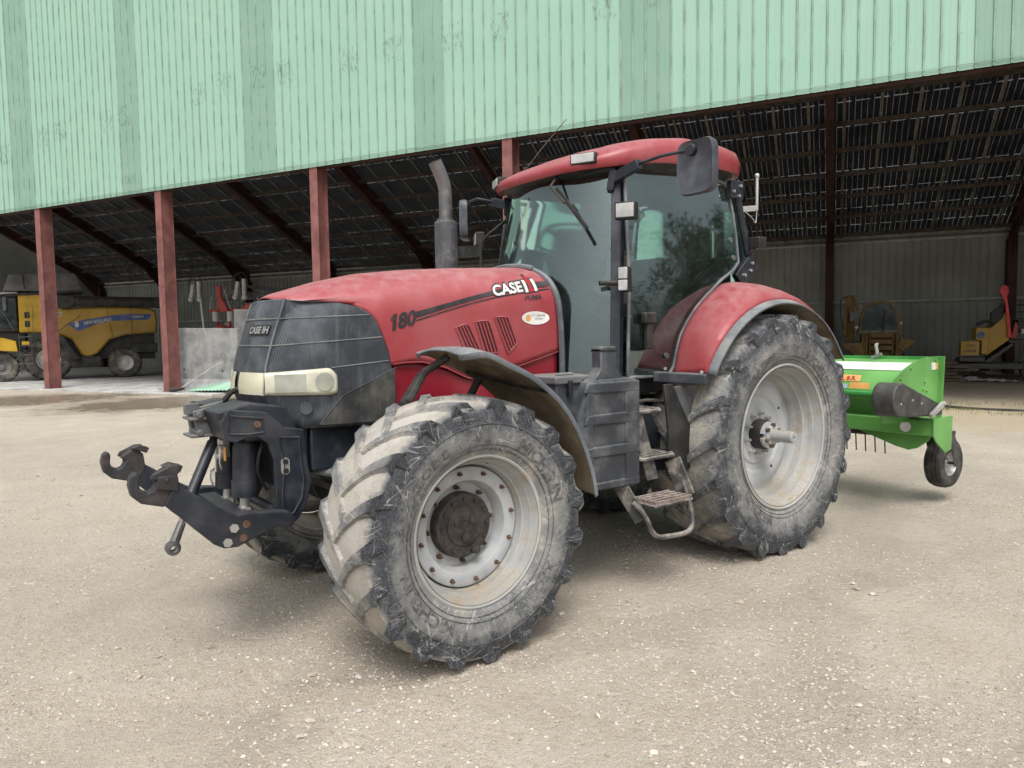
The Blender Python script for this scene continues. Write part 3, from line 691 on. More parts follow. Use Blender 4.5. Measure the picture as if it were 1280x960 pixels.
def rear_rim():
    F = MB(); f = -.285
    F.lathe([(f, .540), (f - .010, .552), (f - .004, .564), (f + .010, .562), (f + .016, .542), (f + .06, .532), (f + .068, .506), (f + .098, .500), (f + .106, .516), (f + .126, .513), (f + .138, .476), (f + .22, .468), (.14, .470), (.22, .50), (.285, .55), (.285, .53), (.22, .485), (.14, .455), (f + .235, .455),
             (f + .215, .462), (f + .13, .490), (f + .07, .515), (f + .014, .532), (f, .535)], n=110)
    P = {}; D = MB(); d = f + .235
    D.lathe([(d + .03, .470), (d + .02, .462), (d + .016, .430), (d + .004, .410), (d, .36), (d + .004, .31), (d + .02, .29), (d + .022, .25), (d + .008, .232), (d + .006, .10), (d + .016, .10), (d + .03, .25), (d + .03, .470)], n=90)
    P['rim_disc'] = (D, 'disc', 30)
    BL = []
    for i in range(10):
        Bt = MB(); BL.append(Bt); a = 2 * PI * (i + .3) / 10; x, z = .165 * math.cos(a), .165 * math.sin(a)
        Bt.cyl((x, d - .022, z), (x, d + .01, z), .018, 6); Bt.cyl((x, d - .045, z), (x, d - .02, z), .010, 8)
    P['wheel_nut'] = (BL, 'zinc', 30)
    HL = []
    for i in range(4):
        Hh = MB(); HL.append(Hh); a = 2 * PI * (i + .37) / 4; x, z = .335 * math.cos(a), .335 * math.sin(a); Hh.cyl((x, d - .0025, z), (x, d + .02, z), .011, 12)
    P['vent_hole'] = (HL, 'blackclean', 30)
    H = MB(); H.lathe([(d + .01, .118), (d - .07, .118), (d - .085, .112), (d - .085, 1e-4)], n=48); P['hub'] = (H, 'blackclean', 30)
    W = MB()
    for s_ in (0, 1):
        a0 = 10 + 180 * s_; pts = arc(0, 0, .105, a0, a0 + 160, 14) + list(reversed(arc(0, 0, .05, a0, a0 + 160, 14)))
        W.prism(pts, d - .115, d - .085, 'y')
    W.cyl((0, d - .13, 0), (0, d - .09, 0), .075, 24)
    P['axle_clamp'] = (W, 'disc', 30)
    RL = []
    for i in range(6):
        R_ = MB(); RL.append(R_); a = 2 * PI * (i + .4) / 6; x, z = .082 * math.cos(a), .082 * math.sin(a); R_.cyl((x, d - .142, z), (x, d - .112, z), .017, 6)
    P['clamp_bolt'] = (RL, 'rust', 30)
    A = MB(); A.lathe([(d - .10, .046), (d - .305, .046), (d - .312, .040), (d - .312, .012), (d - .30, .012), (d - .30, 1e-4)], n=32); P['bar_axle'] = (A, 'rim', 30)
    return {'rim': F, 'parts': P}
FW = wheel('front_wheel', (-2.884, -1.000, .69), .712, .545, .405, front_rim, dict(lugh=.038, nl=19, lug_k=.92, w_out=0, dtread=.85, rot=.1, ltop=.66),
           [('MICHELIN', .470, 27, .062, 1.15, .02), ('XEOBIB', .475, -62, .050, 1.3, .02), ('MICHELIN', .470, 205, .062, 1.15, .02), ('XEOBIB', .475, 118, .050, 1.3, .02)])
RW = wheel('rear_wheel', (0, -.897, .905), .945, .65, .56, rear_rim, dict(lugh=.047, nl=20, lug_k=.95, w_out=0, dtread=.50, rot=.12, ltop=.50),
           [('MICHELIN', .630, 20, .06, 1.15, .02), ('MULTIBIB', .630, -50, .055, 1.15, .02), ('MICHELIN', .630, 200, .06, 1.15, .02)])
for W_ in (FW, RW):
    c = copy_tree(W_, T); c.location.y = -W_.location.y; c.scale = (1, -1, 1)
    for ch in list(c.children):
        if ch.name.startswith('sidewall'): bpy.data.objects.remove(ch)
for o in T.children:
    pass

# ---- hood surface
def w_plan(x): return interp(x, [-3.70, -3.66, -3.60, -3.5, -3.3, -3.0, -2.5, -1.6], [.24, .285, .325, .365, .41, .445, .47, .49])
def xc(z): return interp(z, [1.18, 1.30, 1.40, 1.56, 1.70, 1.92, 2.0], [-3.565, -3.63, -3.675, -3.66, -3.62, -3.545, -3.52])
def zt(x): return interp(x, [-3.6, -3.5, -3.25, -3.0, -2.7, -2.3, -1.6], [1.935, 1.985, 2.06, 2.115, 2.15, 2.18, 2.215])
def side_y(x, z):
    k = max(0, min(1, (-3.0 - x) / .6)); xs_ = x + (-3.67 - xc(z)) * k      # lean of the nose, fading rearwards
    w = w_plan(xs_); zs = zt(x) - .30
    if z <= zs: return w - .02 * max(0, (1.7 - z)) * 0
    t = min(1, (z - zs) / (zt(x) - zs)); return w * (1 - t ** 2.6) ** (1 / 2.3)
def zb_hood(x): return interp(x, [-3.0, -2.90, -2.76, -2.6, -2.45, -2.35, -2.0, -1.6], [1.545, 1.56, 1.56, 1.52, 1.45, 1.43, 1.515, 1.62])
def xrear(z): return interp(z, [1.4, 1.65, 1.9, 2.1, 2.25], [-1.69, -1.69, -1.71, -1.755, -1.79])
def xb(z): return interp(z, [1.18, 1.26, 1.45, 1.62, 1.72, 1.80, 1.86, 1.895, 1.915, 1.93], [-2.935, -2.94, -2.96, -2.985, -3.02, -3.055, -3.10, -3.16, -3.26, -3.56])
# red hood: columns from the nose edge to the rear, rows over the top from left to right
def hood_rows(inset=0.0):
    rows = []; NU = 60
    for j in range(15):                         # side rows
        v = j / 14; row = []
        for i in range(NU + 1):
            u = i / NU
            # start point on the nose edge
            zst = 1.545 + (1.93 - 1.545) * v; xst = xb(zst)
            x = xst + (xrear(zst) - xst) * u
            lo = zb_hood(x); top_ = zt(x) - .11 * 1
            hi = min(1.93 + (zt(x) - .08 - 1.93) * min(1, max(0, (x + 3.56)) / .25), zt(x) - .02) if x > -3.56 else 1.93
            z = lo + (max(hi, lo + .02) - lo) * v
            if u == 0: z = zst
            elif u < .12: z = zst + (z - zst) * (u / .12)
            row.append((x, -(side_y(x, z) - inset), z))
        rows.append(row)
    last = rows[-1]
    for j in range(1, 9):                       # from the shoulder to the centre line
        t = j / 8; row = []
        for (x, y, z) in last:
            yy = y * (1 - t); zc = zt(x)
            a = (1 - (abs(yy) / max(abs(side_y(x, zt(x) - .30)), .1)) ** 2.3); a = max(0, a) ** (1 / 2.6)
            zz = (zt(x) - .30) + .30 * a
            if x < -3.3: zz = max(zz, z)
            row.append((x + (-.012 if x < -3.5 else 0) * t, yy, max(zz, z)))
        rows.append(row)
    return rows
rows = hood_rows(); left = rows
right = [[(x, -y, z) for x, y, z in r] for r in reversed(rows[:-1])]
mb = MB(); mb.grid(left + right); hood = mb.build('hood', M['red'], T, smooth=50, solid=.006, solid_off=-1)
# nose: faceted black plastic cowl
def nose_side(x, z): return side_y(x, z) + .004
mb = MB(); rows = []; zlist = [1.205, 1.28, 1.35, 1.40, 1.45, 1.50, 1.56, 1.62, 1.68, 1.74, 1.80, 1.85, 1.89, 1.915, 1.928, 1.938]
for z in zlist:
    row = []
    x0 = xc(z)
    for i in range(13):       # front face, right -> left (y from +.. to -..), slightly bowed
        t = -1 + 2 * i / 12; yc = side_y(x0 + .005, min(z, 1.60)) * 1.0
        yc = .285 if z < 1.94 else .27
        row.append((x0 - .055 * (1 - t * t) * (1 if z < 1.9 else .8), -t * -yc * -1, z))
    n = 30; xe = xb(z)
    for i in range(1, n + 1):
        t = i / n; tt = t ** 1.25; x = x0 + (xe - x0) * tt
        zz = z
        row.append((x, -max(.285, nose_side(x, zz)) if t > .04 else -.288, zz))
    rows.append(row)
# mirrored right side: prepend
full = []
for r in rows:
    side = r[13:]; full.append([(x, -y, z) for x, y, z in reversed(side)] + r)
# the front face currently runs +y -> -y
for r in full:
    fr_ = r[30:43]
    fr_s = sorted(fr_, key=lambda p: -p[1]); r[30:43] = fr_s
mb.grid(full); nose = mb.build('front_cowl', M['nose'], T, smooth=28, solid=.006, solid_off=-1)
# grooves across the cowl (moulded bands standing proud by a few mm at their upper lip)
def cowl_pt(x, z, out=.004):
    return (x, -(max(.288, nose_side(x, z)) + out), z)
mb = MB()
for (za, zb_) in ((1.825, 1.845), (1.675, 1.715), (1.545, 1.575)):
    for sgn in (-1, 1):
        p = []
        xs0, xs1 = xc(za) + .0, xb(zb_) - .01
        if za < 1.6: xs0 = -3.33
        for i in range(20):
            x = xs0 + (xs1 - xs0) * i / 19; z = za + (zb_ - za) * i / 19; q = cowl_pt(x, z, .001); p.append((q[0], q[1] if sgn < 0 else -q[1], q[2]))
        mb.tube(p, .0038, 6)
    if za > 1.6:
        mb.tube([(xc(za) - .055 * (1 - t * t) - .001, t * .285, za) for t in [-1 + k / 8 for k in range(17)]], .0055, 6)
mb.tube([(xc(z) - .003, -.287, z) for z in zlist[3:]], .006, 6); mb.tube([(xc(z) - .003, .287, z) for z in zlist[3:]], .006, 6)
mb.build('cowl_groove', dusty('cowl_groove', (.10, .115, .13), .6, amt=.3, up=.5), T)
# mesh side panel of the cowl, below a diagonal fold
for sgn in (-1, 1):
    mb = MB(); poly = [(-2.955, 1.53), (-3.27, 1.385), (-3.40, 1.225), (-2.955, 1.225)]
    f = lambda x, z: (x, sgn * (nose_side(x, z) + .007), z)
    rows = []
    for i in range(15):
        x = -3.40 + i * (.445 / 14); top_ = interp(x, [-3.40, -3.27, -2.955], [1.228, 1.385, 1.53]); rows.append([f(x, 1.222 + (top_ - 1.222) * j / 6) for j in range(7)])
    mb.grid(rows); mb.build('side_mesh_panel', dusty('fine_mesh', (.025, .027, .03), .65, (.18, .17, .14), .50, .2, 4, streak=True, mesh=1100), T, smooth=60)
    mb = MB(); mb.tube([f(-2.955, 1.53), f(-3.11, 1.458), f(-3.27, 1.385), f(-3.335, 1.31), f(-3.40, 1.225)], .0035, 6); mb.build('cowl_fold', M['nose'], T)
    mb = MB(); c = f(-3.475, 1.325); mb.cyl((c[0], c[1], c[2]), (c[0] - .004, c[1] + sgn * .010, c[2]), .036, 20); mb.build('fog_lamp_plug', M['nose'], T)
# lower cowl grille under the front
# headlights, wrapping round the corner
for sgn in (-1, 1):
    def lamp_pt(x, z, out): return (x, sgn * (max(.288, nose_side(x, z)) + out), z)
    mb = MB(); rows = []
    Z0, Z1 = 1.395, 1.530
    for i in range(25):
        t = i / 24; x = xc(1.46) - .006 + (-3.305 - xc(1.46) + .006) * t
        zl0 = 1.402 - .012 * t; zl1 = 1.526 + .022 * t
        if t > .86: k = (t - .86) / .14; zl1 -= .045 * k * k; zl0 += .012 * k * k
        rows.append([lamp_pt(x, zl0 + (zl1 - zl0) * j / 6, .012 * math.sin(PI * (.12 + .76 * j / 6)) + .003) for j in range(7)])
    mb.grid(rows)
    hl = mb.build('headlight', M['lens'], T, smooth=60, solid=.008, solid_off=-1)
    mb = MB(); n = 24; cx, cz = -3.375, 1.468
    ring = [lamp_pt(cx + .052 * math.cos(2 * PI * k / n), cz + .052 * math.sin(2 * PI * k / n), .0175) for k in range(n)]
    mb.add(ring + [lamp_pt(cx, cz, .021)], [(k, (k + 1) % n, n) for k in range(n)]); mb.build('main_beam', M['lens_rib'], hl)
    mb = MB(); rows = [[lamp_pt(x, 1.415 + (1.515 - 1.415) * j / 4, .0165) for j in range(5)] for x in np.linspace(-3.63, -3.475, 8)]
    mb.grid(rows); mb.build('dipped_beam', M['lens_rib'], hl, smooth=60)
    mb = MB(); mb.tube([(xc(z) - .012, sgn * .293, z) for z in (1.40, 1.46, 1.525)], .004, 6); mb.build('lens_joint', M['lens_rib'], hl)
    # front-facing half
    mb = MB(); rows = []
    for i in range(10):
        t = i / 9; y = .288 - .255 * t
        rows.append([(xc(z) - .055 * (1 - (y / .285) ** 2) - .012 * math.sin(PI * (.12 + .76 * j / 6)) - .003, sgn * y, z) for j, z in enumerate(np.linspace(1.402, 1.526, 7))])
    mb.grid(rows); mb.build('front_lens', dusty('yellowed_lens', (.62, .60, .45), .2, amt=.15, up=.1), hl, smooth=60)
# badge on the cowl
def badge(mb, u0, v0, h):
    pass
mb = MB()
def fn(u, v): y = .15 - u; return (xc(1.76 + v) - .055 * (1 - (y / .285) ** 2) - .010, -y * -1 * -1 if False else y * 1.0 - .0, 1.745 + v)
def front_fn(u, v):
    y = -.04 - u                # reads left to right for a viewer standing in front of the tractor (right is -Y side of the picture)
    return (xc(1.745 + v) - .055 * max(0, 1 - (y / .285) ** 2) - .011, y, 1.745 + v)
put_text(mb, 'CASE IH', front_fn, width=.20, height=.040, bold=.03)
mb.build('front_badge', M['zinc'], T, smooth=0, recalc=False)
mb = MB(); rows = [[(xc(z) - .055 * (1 - (y / .285) ** 2) - .006, y, z) for y in np.linspace(-.035, -.245, 9)] for z in (1.738, 1.792)]
mb.grid(rows); mb.build('badge_plate', M['blackclean'], T, smooth=0, solid=.004)

# lower red side panels (behind and below the hood skin)
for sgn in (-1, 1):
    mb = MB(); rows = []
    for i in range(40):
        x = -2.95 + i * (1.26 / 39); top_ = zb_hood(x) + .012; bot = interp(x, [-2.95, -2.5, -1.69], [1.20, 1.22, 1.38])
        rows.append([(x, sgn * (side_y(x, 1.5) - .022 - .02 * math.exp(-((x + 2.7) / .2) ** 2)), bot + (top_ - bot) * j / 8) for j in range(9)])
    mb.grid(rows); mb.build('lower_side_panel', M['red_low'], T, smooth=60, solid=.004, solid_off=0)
    # turned edge of the hood skin
    mb = MB(); p = [(x, sgn * (side_y(x, zb_hood(x)) - .004), zb_hood(x)) for x in np.linspace(-2.955, -1.695, 40)]
    mb.tube(p, .006, 6); mb.build('hood_edge', M['red'], T)
# louvres: three slanted groups each side
for sgn in (-1, 1):
    for (tl_, tr_, br_, bl_) in (((-2.53, 1.765), (-2.435, 1.79), (-2.345, 1.62), (-2.455, 1.605)), ((-2.385, 1.80), (-2.275, 1.81), (-2.20, 1.605), (-2.315, 1.595)), ((-2.235, 1.83), (-2.125, 1.835), (-2.05, 1.66), (-2.13, 1.59))):
        def P_(u, v, out):
            x = vlerp(vlerp(tl_[0], tr_[0], u), vlerp(bl_[0], br_[0], u), v); z = vlerp(vlerp(tl_[1], tr_[1], u), vlerp(bl_[1], br_[1], u), v)
            return (x, sgn * (side_y(x, z) + out), z)
        mb = MB(); mb.grid([[P_(u, v, .0025) for u in np.linspace(0, 1, 5)] for v in np.linspace(0, 1, 7)]); lv = mb.build('louvre', M['red_dark'], T, smooth=0)
        mb = MB()
        for u in (.08, .31, .54, .77): mb.tube([P_(u, v, .004) for v in np.linspace(.02, .98, 5)], .0065, 6)
        mb.tube([P_(u, v, .003) for u, v in ((0, 0), (.5, -.02), (.93, 0), (1, .08), (1, .5), (1, .93), (.9, 1.01), (.5, 1), (0, 1))], .005, 6, closed=True)
        mb.build('louvre_fin', M['red'], lv)

# decals on both sides of the hood (writing reads the right way round on either side)
def side_fn(sgn, x0, z0, slope=0.0, out=.0045, curve=0.0):
    def fn(u, v):
        x = x0 + u if sgn < 0 else x0 - u
        z = z0 + v + slope * u + curve * u * u
        return (x, sgn * (side_y(x, z) + out), z)
    return fn
for sgn in (-1, 1):
    mid = lambda a, b: a if sgn < 0 else b
    mb = MB()
    xs_ = [-2.795, -2.6, -2.4, -2.23, -2.05, -1.85, -1.755]; zt_ = [1.865, 1.915, 1.965, 2.005, 2.04, 2.075, 2.088]; zb2 = [1.828, 1.885, 1.938, 1.975, 2.005, 2.035, 2.045]
    for (za, zc_) in ((zt_, zb2), ([z - .012 for z in zb2], [z - .020 for z in zb2])):
        rows = []
        for x in np.linspace(-2.80, -1.752, 30):
            a, b = interp(x, xs_, za), interp(x, xs_, zc_); rows.append([(x, sgn * (side_y(x, z) + .0035), z) for z in (a, (a + b) / 2, b)])
        mb.grid(rows)
    mb.build('hood_stripe', M['decal_black'], T, smooth=60)
    mb = MB(); f18 = side_fn(sgn, mid(-2.975, -2.81), 1.748, .22 * 1.0); [mb.add([f18(u + v * .12, v) for u, v in q], [(0, 1, 2, 3)]) for q in (((.014, 0), (.037, 0), (.037, .045), (.014, .045)), ((.014, .045), (.037, .045), (.037, .095), (.018, .095)), ((0, .058), (.014, .062), (.018, .095), (0, .076)))]; put_text(mb, '80', lambda u, v: f18(u + .050 + v * .12, v), width=.118, height=.095, bold=.035)
    mb.build('number_decal', M['decal_black'], T, smooth=0, recalc=False)
    mb = MB(); put_text(mb, 'PUMA', side_fn(sgn, mid(-1.975, -1.83), 1.945, .09), width=.14, height=.033, bold=.035, shear=.15)
    mb.build('model_decal', M['decal_black'], T, smooth=0, recalc=False)
    mb = MB(); put_text(mb, 'CASE', side_fn(sgn, mid(-2.235, -1.855), 1.958, .15, .0055), width=.262, height=.092, bold=.075); mb.build('maker_outline', M['decal_black'], T, smooth=0, recalc=False)
    mb = MB(); put_text(mb, 'CASE', side_fn(sgn, mid(-2.230, -1.86), 1.966, .15, .0075), width=.248, height=.074, bold=.035)
    fnI = side_fn(sgn, mid(-1.965, -2.12), 1.998, .15, .0075)
    def quad(mb, fn, u0, v0, u1, v1): mb.grid([[fn(u0 + (u1 - u0) * i / 2, v0 + (v1 - v0) * j / 6) for j in range(7)] for i in range(3)])
    quad(mb, fnI, .0, .0, .024, .085); quad(mb, fnI, .080, .0, .104, .085)
    mb.build('maker_decal', M['white'], T, smooth=0, recalc=False)
    mb = MB(); quad(mb, side_fn(sgn, mid(-1.965, -2.12), 1.998, .15, .0055), -.006, -.006, .110, .092); quad(mb, side_fn(sgn, mid(-1.965, -2.12), 1.998, .15, .0055), .036, .08, .068, .125); mb.build('emblem_outline', M['decal_black'], T, smooth=0, recalc=False)
    mb = MB(); quad(mb, fnI, .028, .0, .076, .020); quad(mb, fnI, .040, .0, .064, .118); quad(mb, fnI, .028, .062, .076, .085)
    mb.build('emblem_decal', M['decal_red'], T, smooth=0, recalc=False)
    # oval dealer sticker
    cx, cz = -1.89, 1.828; mb = MB(); ring = [(cx + .118 * math.cos(a), cz + .045 * math.sin(a)) for a in np.linspace(0, 2 * PI, 28, endpoint=False)]
    mb.grid([[(cx + k_ / 3 * (x - cx), sgn * (side_y(cx + k_ / 3 * (x - cx), cz + k_ / 3 * (z - cz)) + .004), cz + k_ / 3 * (z - cz)) for k_ in (.01, 1, 2, 3)] for x, z in ring + ring[:1]]); st_ = mb.build('oval_sticker', M['white'], T, smooth=0)
    mb = MB(); put_text(mb, 'G.T. CENTRE', side_fn(sgn, mid(-1.93, -1.80), 1.838, 0, .0055), width=.12, height=.014); put_text(mb, 'MACHINES', side_fn(sgn, mid(-1.90, -1.83), 1.818, 0, .0055), width=.07, height=.010); mb.build('sticker_writing', M['greymetal'], st_, smooth=0, recalc=False)
    mb = MB(); ring = [(-1.955 + .022 * math.cos(a), 1.828 + .024 * math.sin(a)) for a in np.linspace(0, 2 * PI, 12, endpoint=False)]; mb.add([(x, sgn * (side_y(x, z) + .0055), z) for x, z in ring], [tuple(range(12))]); mb.build('sticker_picture', M['yellow_decal'], st_, smooth=0)
# rear gasket of the hood
mb = MB()
def hood_cross(x_fn, grow):
    pts = []
    for z in (1.42, 1.6, 1.8, 1.95, 2.05, 2.12, 2.17): x = x_fn(z); pts.append((x, -(side_y(-1.8, z) + grow), z))
    for y in (-.28, -.15, 0): pts.append((x_fn(2.25), y * 1.0, zt(-1.8) + grow * .8 - .03 * (abs(y) / .28) ** 2))
    return pts
p = smooth_path(hood_cross(lambda z: xrear(z) + .022, .012), 4); p = p + [(x, -y, z) for x, y, z in reversed(p[:-1])]
mb.tube(p, .022, 8); mb.build('hood_seal', M['fender_grey'], T)

# ---- chassis under the hood
mb = MB(); mb.box(-3.46, -2.2, -.27, .27, .93, 1.24); mb.box(-2.4, -1.5, -.24, .24, .62, 1.2); mb.build('engine_frame', M['navy'], T, bevel=.012)
mb = MB(); mb.box(-3.44, -2.955, -.34, .34, .955, 1.205); mb.build('front_side_cover', M['navy'], T, bevel=.01)
mb = MB(); mb.box(-1.62, .42, -.27, .27, .55, 1.15); mb.box(-.35, .35, -.62, .62, .72, 1.08); mb.cyl((0, -.66, .905), (0, .66, .905), .15, 24); mb.build('transmission', M['black'], T, bevel=.02)
mb = MB(); mb.cyl((-2.884, -.88, .69), (-2.884, .88, .69), .085, 20); mb.box(-3.02, -2.75, -.16, .16, .55, .86); mb.cyl((-2.884, -.86, .69), (-2.884, -.64, .69), .17, 24); mb.cyl((-2.884, .64, .69), (-2.884, .86, .69), .17, 24)
mb.bar((-3.1, -.7, .74), (-3.1, .7, .74), .05, .05); mb.build('front_axle', M['black'], T, bevel=.01)
mb = MB(); mb.tube(smooth_path([(-3.42, -.20, .95), (-3.30, -.34, .93), (-3.15, -.42, .90), (-3.0, -.5, .84), (-2.95, -.62, .80)]), .028, 10); mb.build('hydraulic_hose', M['fender_grey'], T); mb = MB(); mb.tube(smooth_path([(-3.4, .1, .93), (-3.25, .2, .86), (-3.1, .35, .80)]), .022, 10); mb.build('hydraulic_hose', M['fender_grey'], T)

# ---- front fenders over the front wheels
FPR = smooth_path([(-2.99, 0, 1.622), (-2.93, 0, 1.636), (-2.86, 0, 1.632), (-2.75, 0, 1.585), (-2.55, 0, 1.49), (-2.36, 0, 1.34), (-2.22, 0, 1.14), (-2.13, 0, .92), (-2.10, 0, .78)], 6)
for sgn in (-1, 1):
    mb = MB(); rows = []
    N_ = len(FPR)
    for k, p in enumerate(FPR):
        t = k / (N_ - 1); tan = (FPR[min(k + 1, N_ - 1)] - FPR[max(k - 1, 0)]).normalized(); nrm = Vector((-tan.z, 0, tan.x)) * -1
        if nrm.z < 0 and t < .5: nrm = -nrm
        nrm = Vector((tan.z * 1, 0, -tan.x)); nrm = nrm if (p - Vector((-2.884, 0, .69))).dot(nrm) > 0 else -nrm
        wid = interp(t, [0, .05, .15, 1], [.20, .27, .31, .31]); yc = 1.0
        row = []
        for (v, d) in ((-1, -.030), (-.97, -.004), (-.86, .0), (-.45, .018), (0, .022), (.45, .018), (.86, 0), (.97, -.004), (1, -.035)):
            q = p + nrm * d; row.append((q.x, sgn * (yc + v * wid), q.z))
        rows.append(row)
    mb.grid(rows)
    o = mb.build('front_fender', [M['fender_grey'], M['underside']], T, smooth=40, solid=.007, solid_off=-1)
    o.modifiers['Solid'].material_offset = 1
    # flip so that the outer side faces up
    me = o.data; pz = sum(p.normal.z * p.area for p in me.polygons)
    if pz < 0: me.flip_normals()
    mb = MB()
    mb.tube([(-3.03, sgn * .76, 1.36), (-2.95, sgn * .80, 1.52), (-2.86, sgn * .90, 1.60)], .022, 8); mb.bar((-3.06, sgn * .70, 1.30), (-2.96, sgn * .78, 1.50), .05, .05)
    mb.tube([(-2.884, sgn * .68, .9), (-2.95, sgn * .70, 1.25), (-3.04, sgn * .72, 1.34)], .028, 8); mb.tube([(-2.55, sgn * .75, 1.46), (-2.7, sgn * .72, 1.2), (-2.85, sgn * .68, .95)], .024, 8)
    mb.tube([(-2.62, sgn * .72, 1.50), (-2.46, sgn * 1.02, 1.42), (-2.44, sgn * 1.27, 1.40)], .012, 6)
    mb.build('fender_bracket', M['black'], T)

# ---- cab
def pil(z): t = (z - 1.45) / (2.85 - 1.45); return (-1.375 + .145 * t + .02 * math.sin(PI * t) * -1, .725 - .115 * t + .02 * math.sin(PI * t))    # A pillar: x, |y|
def yside(z): return interp(z, [1.35, 1.5, 2.0, 2.4, 2.95], [.775, .785, .775, .735, .655])   # door glass bulge
for sgn in (-1, 1):
    mb = MB(); secs = []
    for z in np.linspace(1.30, 2.86, 12):
        x, y = pil(z); secs.append([(x - .035, sgn * (y - .02), z), (x + .01, sgn * (y + .028), z), (x + .055, sgn * (y + .025), z), (x + .055, sgn * (y - .035), z), (x, sgn * (y - .05), z)])
    mb.loft(secs); mb.build('cab_pillar', M['navy'], T, smooth=0, bevel=.006)
# windscreen, strongly bowed
mb = MB(); rows = []
for z in np.linspace(1.42, 2.87, 14):
    x, y = pil(z); t = (z - 1.42) / 1.45; b = .38 - .15 * t
    rows.append([(x - .02 - b * (1 - abs(u) ** 2.15), u * (y - .01), z) for u in np.linspace(-1, 1, 33)])
mb.grid(rows); mb.build('windscreen', M['glass'], T, smooth=80)
mb = MB(); x, y = pil(1.42); mb.tube([(pil(1.40)[0] - .02 - .38 * (1 - abs(u) ** 2.15), u * y, 1.40) for u in np.linspace(-1, 1, 25)], .028, 8); mb.build('windscreen_seal', M['blackclean'], T); mb = MB()
mb.tube([(pil(2.87)[0] - .02 - .23 * (1 - abs(u) ** 2.15), u * pil(2.87)[1], 2.875) for u in np.linspace(-1, 1, 25)], .03, 8); mb.build('windscreen_seal', M['blackclean'], T)
# doors
DR = [(1.405, -1.30, -.90), (1.42, -1.31, -.865), (1.48, -1.315, -.825), (1.60, -1.31, -.79), (1.70, -1.305, -.745), (1.80, -1.30, -.665), (1.90, -1.295, -.565), (2.0, -1.29, -.43), (2.12, -1.28, -.24), (2.20, -1.275, -.08), (2.27, -1.27, .0), (2.5, -1.255, .0), (2.7, -1.235, -.01), (2.85, -1.21, -.03), (2.90, -1.15, -.08), (2.925, -.95, -.25)]
for sgn in (-1, 1):
    mb = MB(); mb.grid([[(a + (b - a) * u, sgn * (yside(z) + .012 * math.sin(PI * u)), z) for u in np.linspace(0, 1, 13)] for z, a, b in DR])
    d = mb.build('door', M['glass'], T, smooth=80)
    per = [(a, sgn * (yside(z) + .004), z) for z, a, b in DR] + [(b, sgn * (yside(z) + .004), z) for z, a, b in reversed(DR)]
    mb = MB(); mb.tube(per, .013, 6, closed=True); mb.build('door_seal', M['fender_grey'], d)
    mb = MB(); mb.box(-1.16, -1.10, min(sgn * .79, sgn * .835), max(sgn * .79, sgn * .835), 1.60, 1.84); mb.box(-1.20, -1.08, min(sgn * .80, sgn * .85), max(sgn * .80, sgn * .85), 1.78, 1.86); mb.build('door_handle', M['blackclean'], d, bevel=.012)
    mb = MB(); [mb.cyl((x, sgn * (yside(z) + .012), z), (x, sgn * (yside(z) + .028), z), .02, 16) for x, z in ((-.10, 2.44), (-.085, 2.30), (-.93, 1.55))]; mb.build('glass_fixing', M['greymetal'], d)
    mb = MB(); mb.tube(smooth_path([(-.96, sgn * .75, 1.56), (-.86, sgn * .74, 1.80), (-.66, sgn * .72, 2.0), (-.40, sgn * .70, 2.16), (-.10, sgn * .68, 2.28)]), .013, 8); mb.build('door_grab_rail', M['blackclean'], d)
    # rear pillar with its bolted brackets, outside
    mb = MB(); mb.tube([(.02, sgn * .70, 2.92), (.10, sgn * .71, 2.6), (.20, sgn * .73, 2.24)], .030, 10); mb.bar((.04, sgn * .72, 2.12), (.22, sgn * .74, 2.30), .05, .14); mb.box(-.06, .10, min(sgn * .68, sgn * .73), max(sgn * .68, sgn * .73), 2.78, 2.92)
    mb.build('rear_pillar', M['navy'], T, bevel=.006)
    mb = MB(); [mb.cyl((x, sgn * .735, z), (x, sgn * .775, z), .012, 8) for x, z in ((.07, 2.17), (.15, 2.21), (.17, 2.27))]; [mb.cyl((x, sgn * .725, z), (x, sgn * .745, z), .012, 8) for x, z in ((-.04, 2.83), (.05, 2.88), (.03, 2.80))]; mb.build('pillar_bolts', M['zinc'], T)
# rear glass and lower rear wall
mb = MB(); mb.grid([[(.22 - .05 * (z - 2.1), y, z) for y in np.linspace(-.66, .66, 9)] for z in (1.6, 2.1, 2.5, 2.9)]); mb.build('rear_window', M['glass'], T)
mb = MB(); mb.box(-1.36, .30, -.72, .72, 1.28, 1.385); mb.box(.16, .30, -.66, .66, 1.38, 1.75); mb.box(-1.66, -1.30, -.42, .42, 1.28, 1.385); mb.build('cab_floor', M['black'], T, bevel=.02)
mb = MB(); mb.box(-1.56, -1.33, -.40, .40, 1.385, 1.95); mb.box(-1.62, -1.36, -.70, .70, 1.32, 1.43); mb.build('dashboard', M['black'], T, bevel=.03)
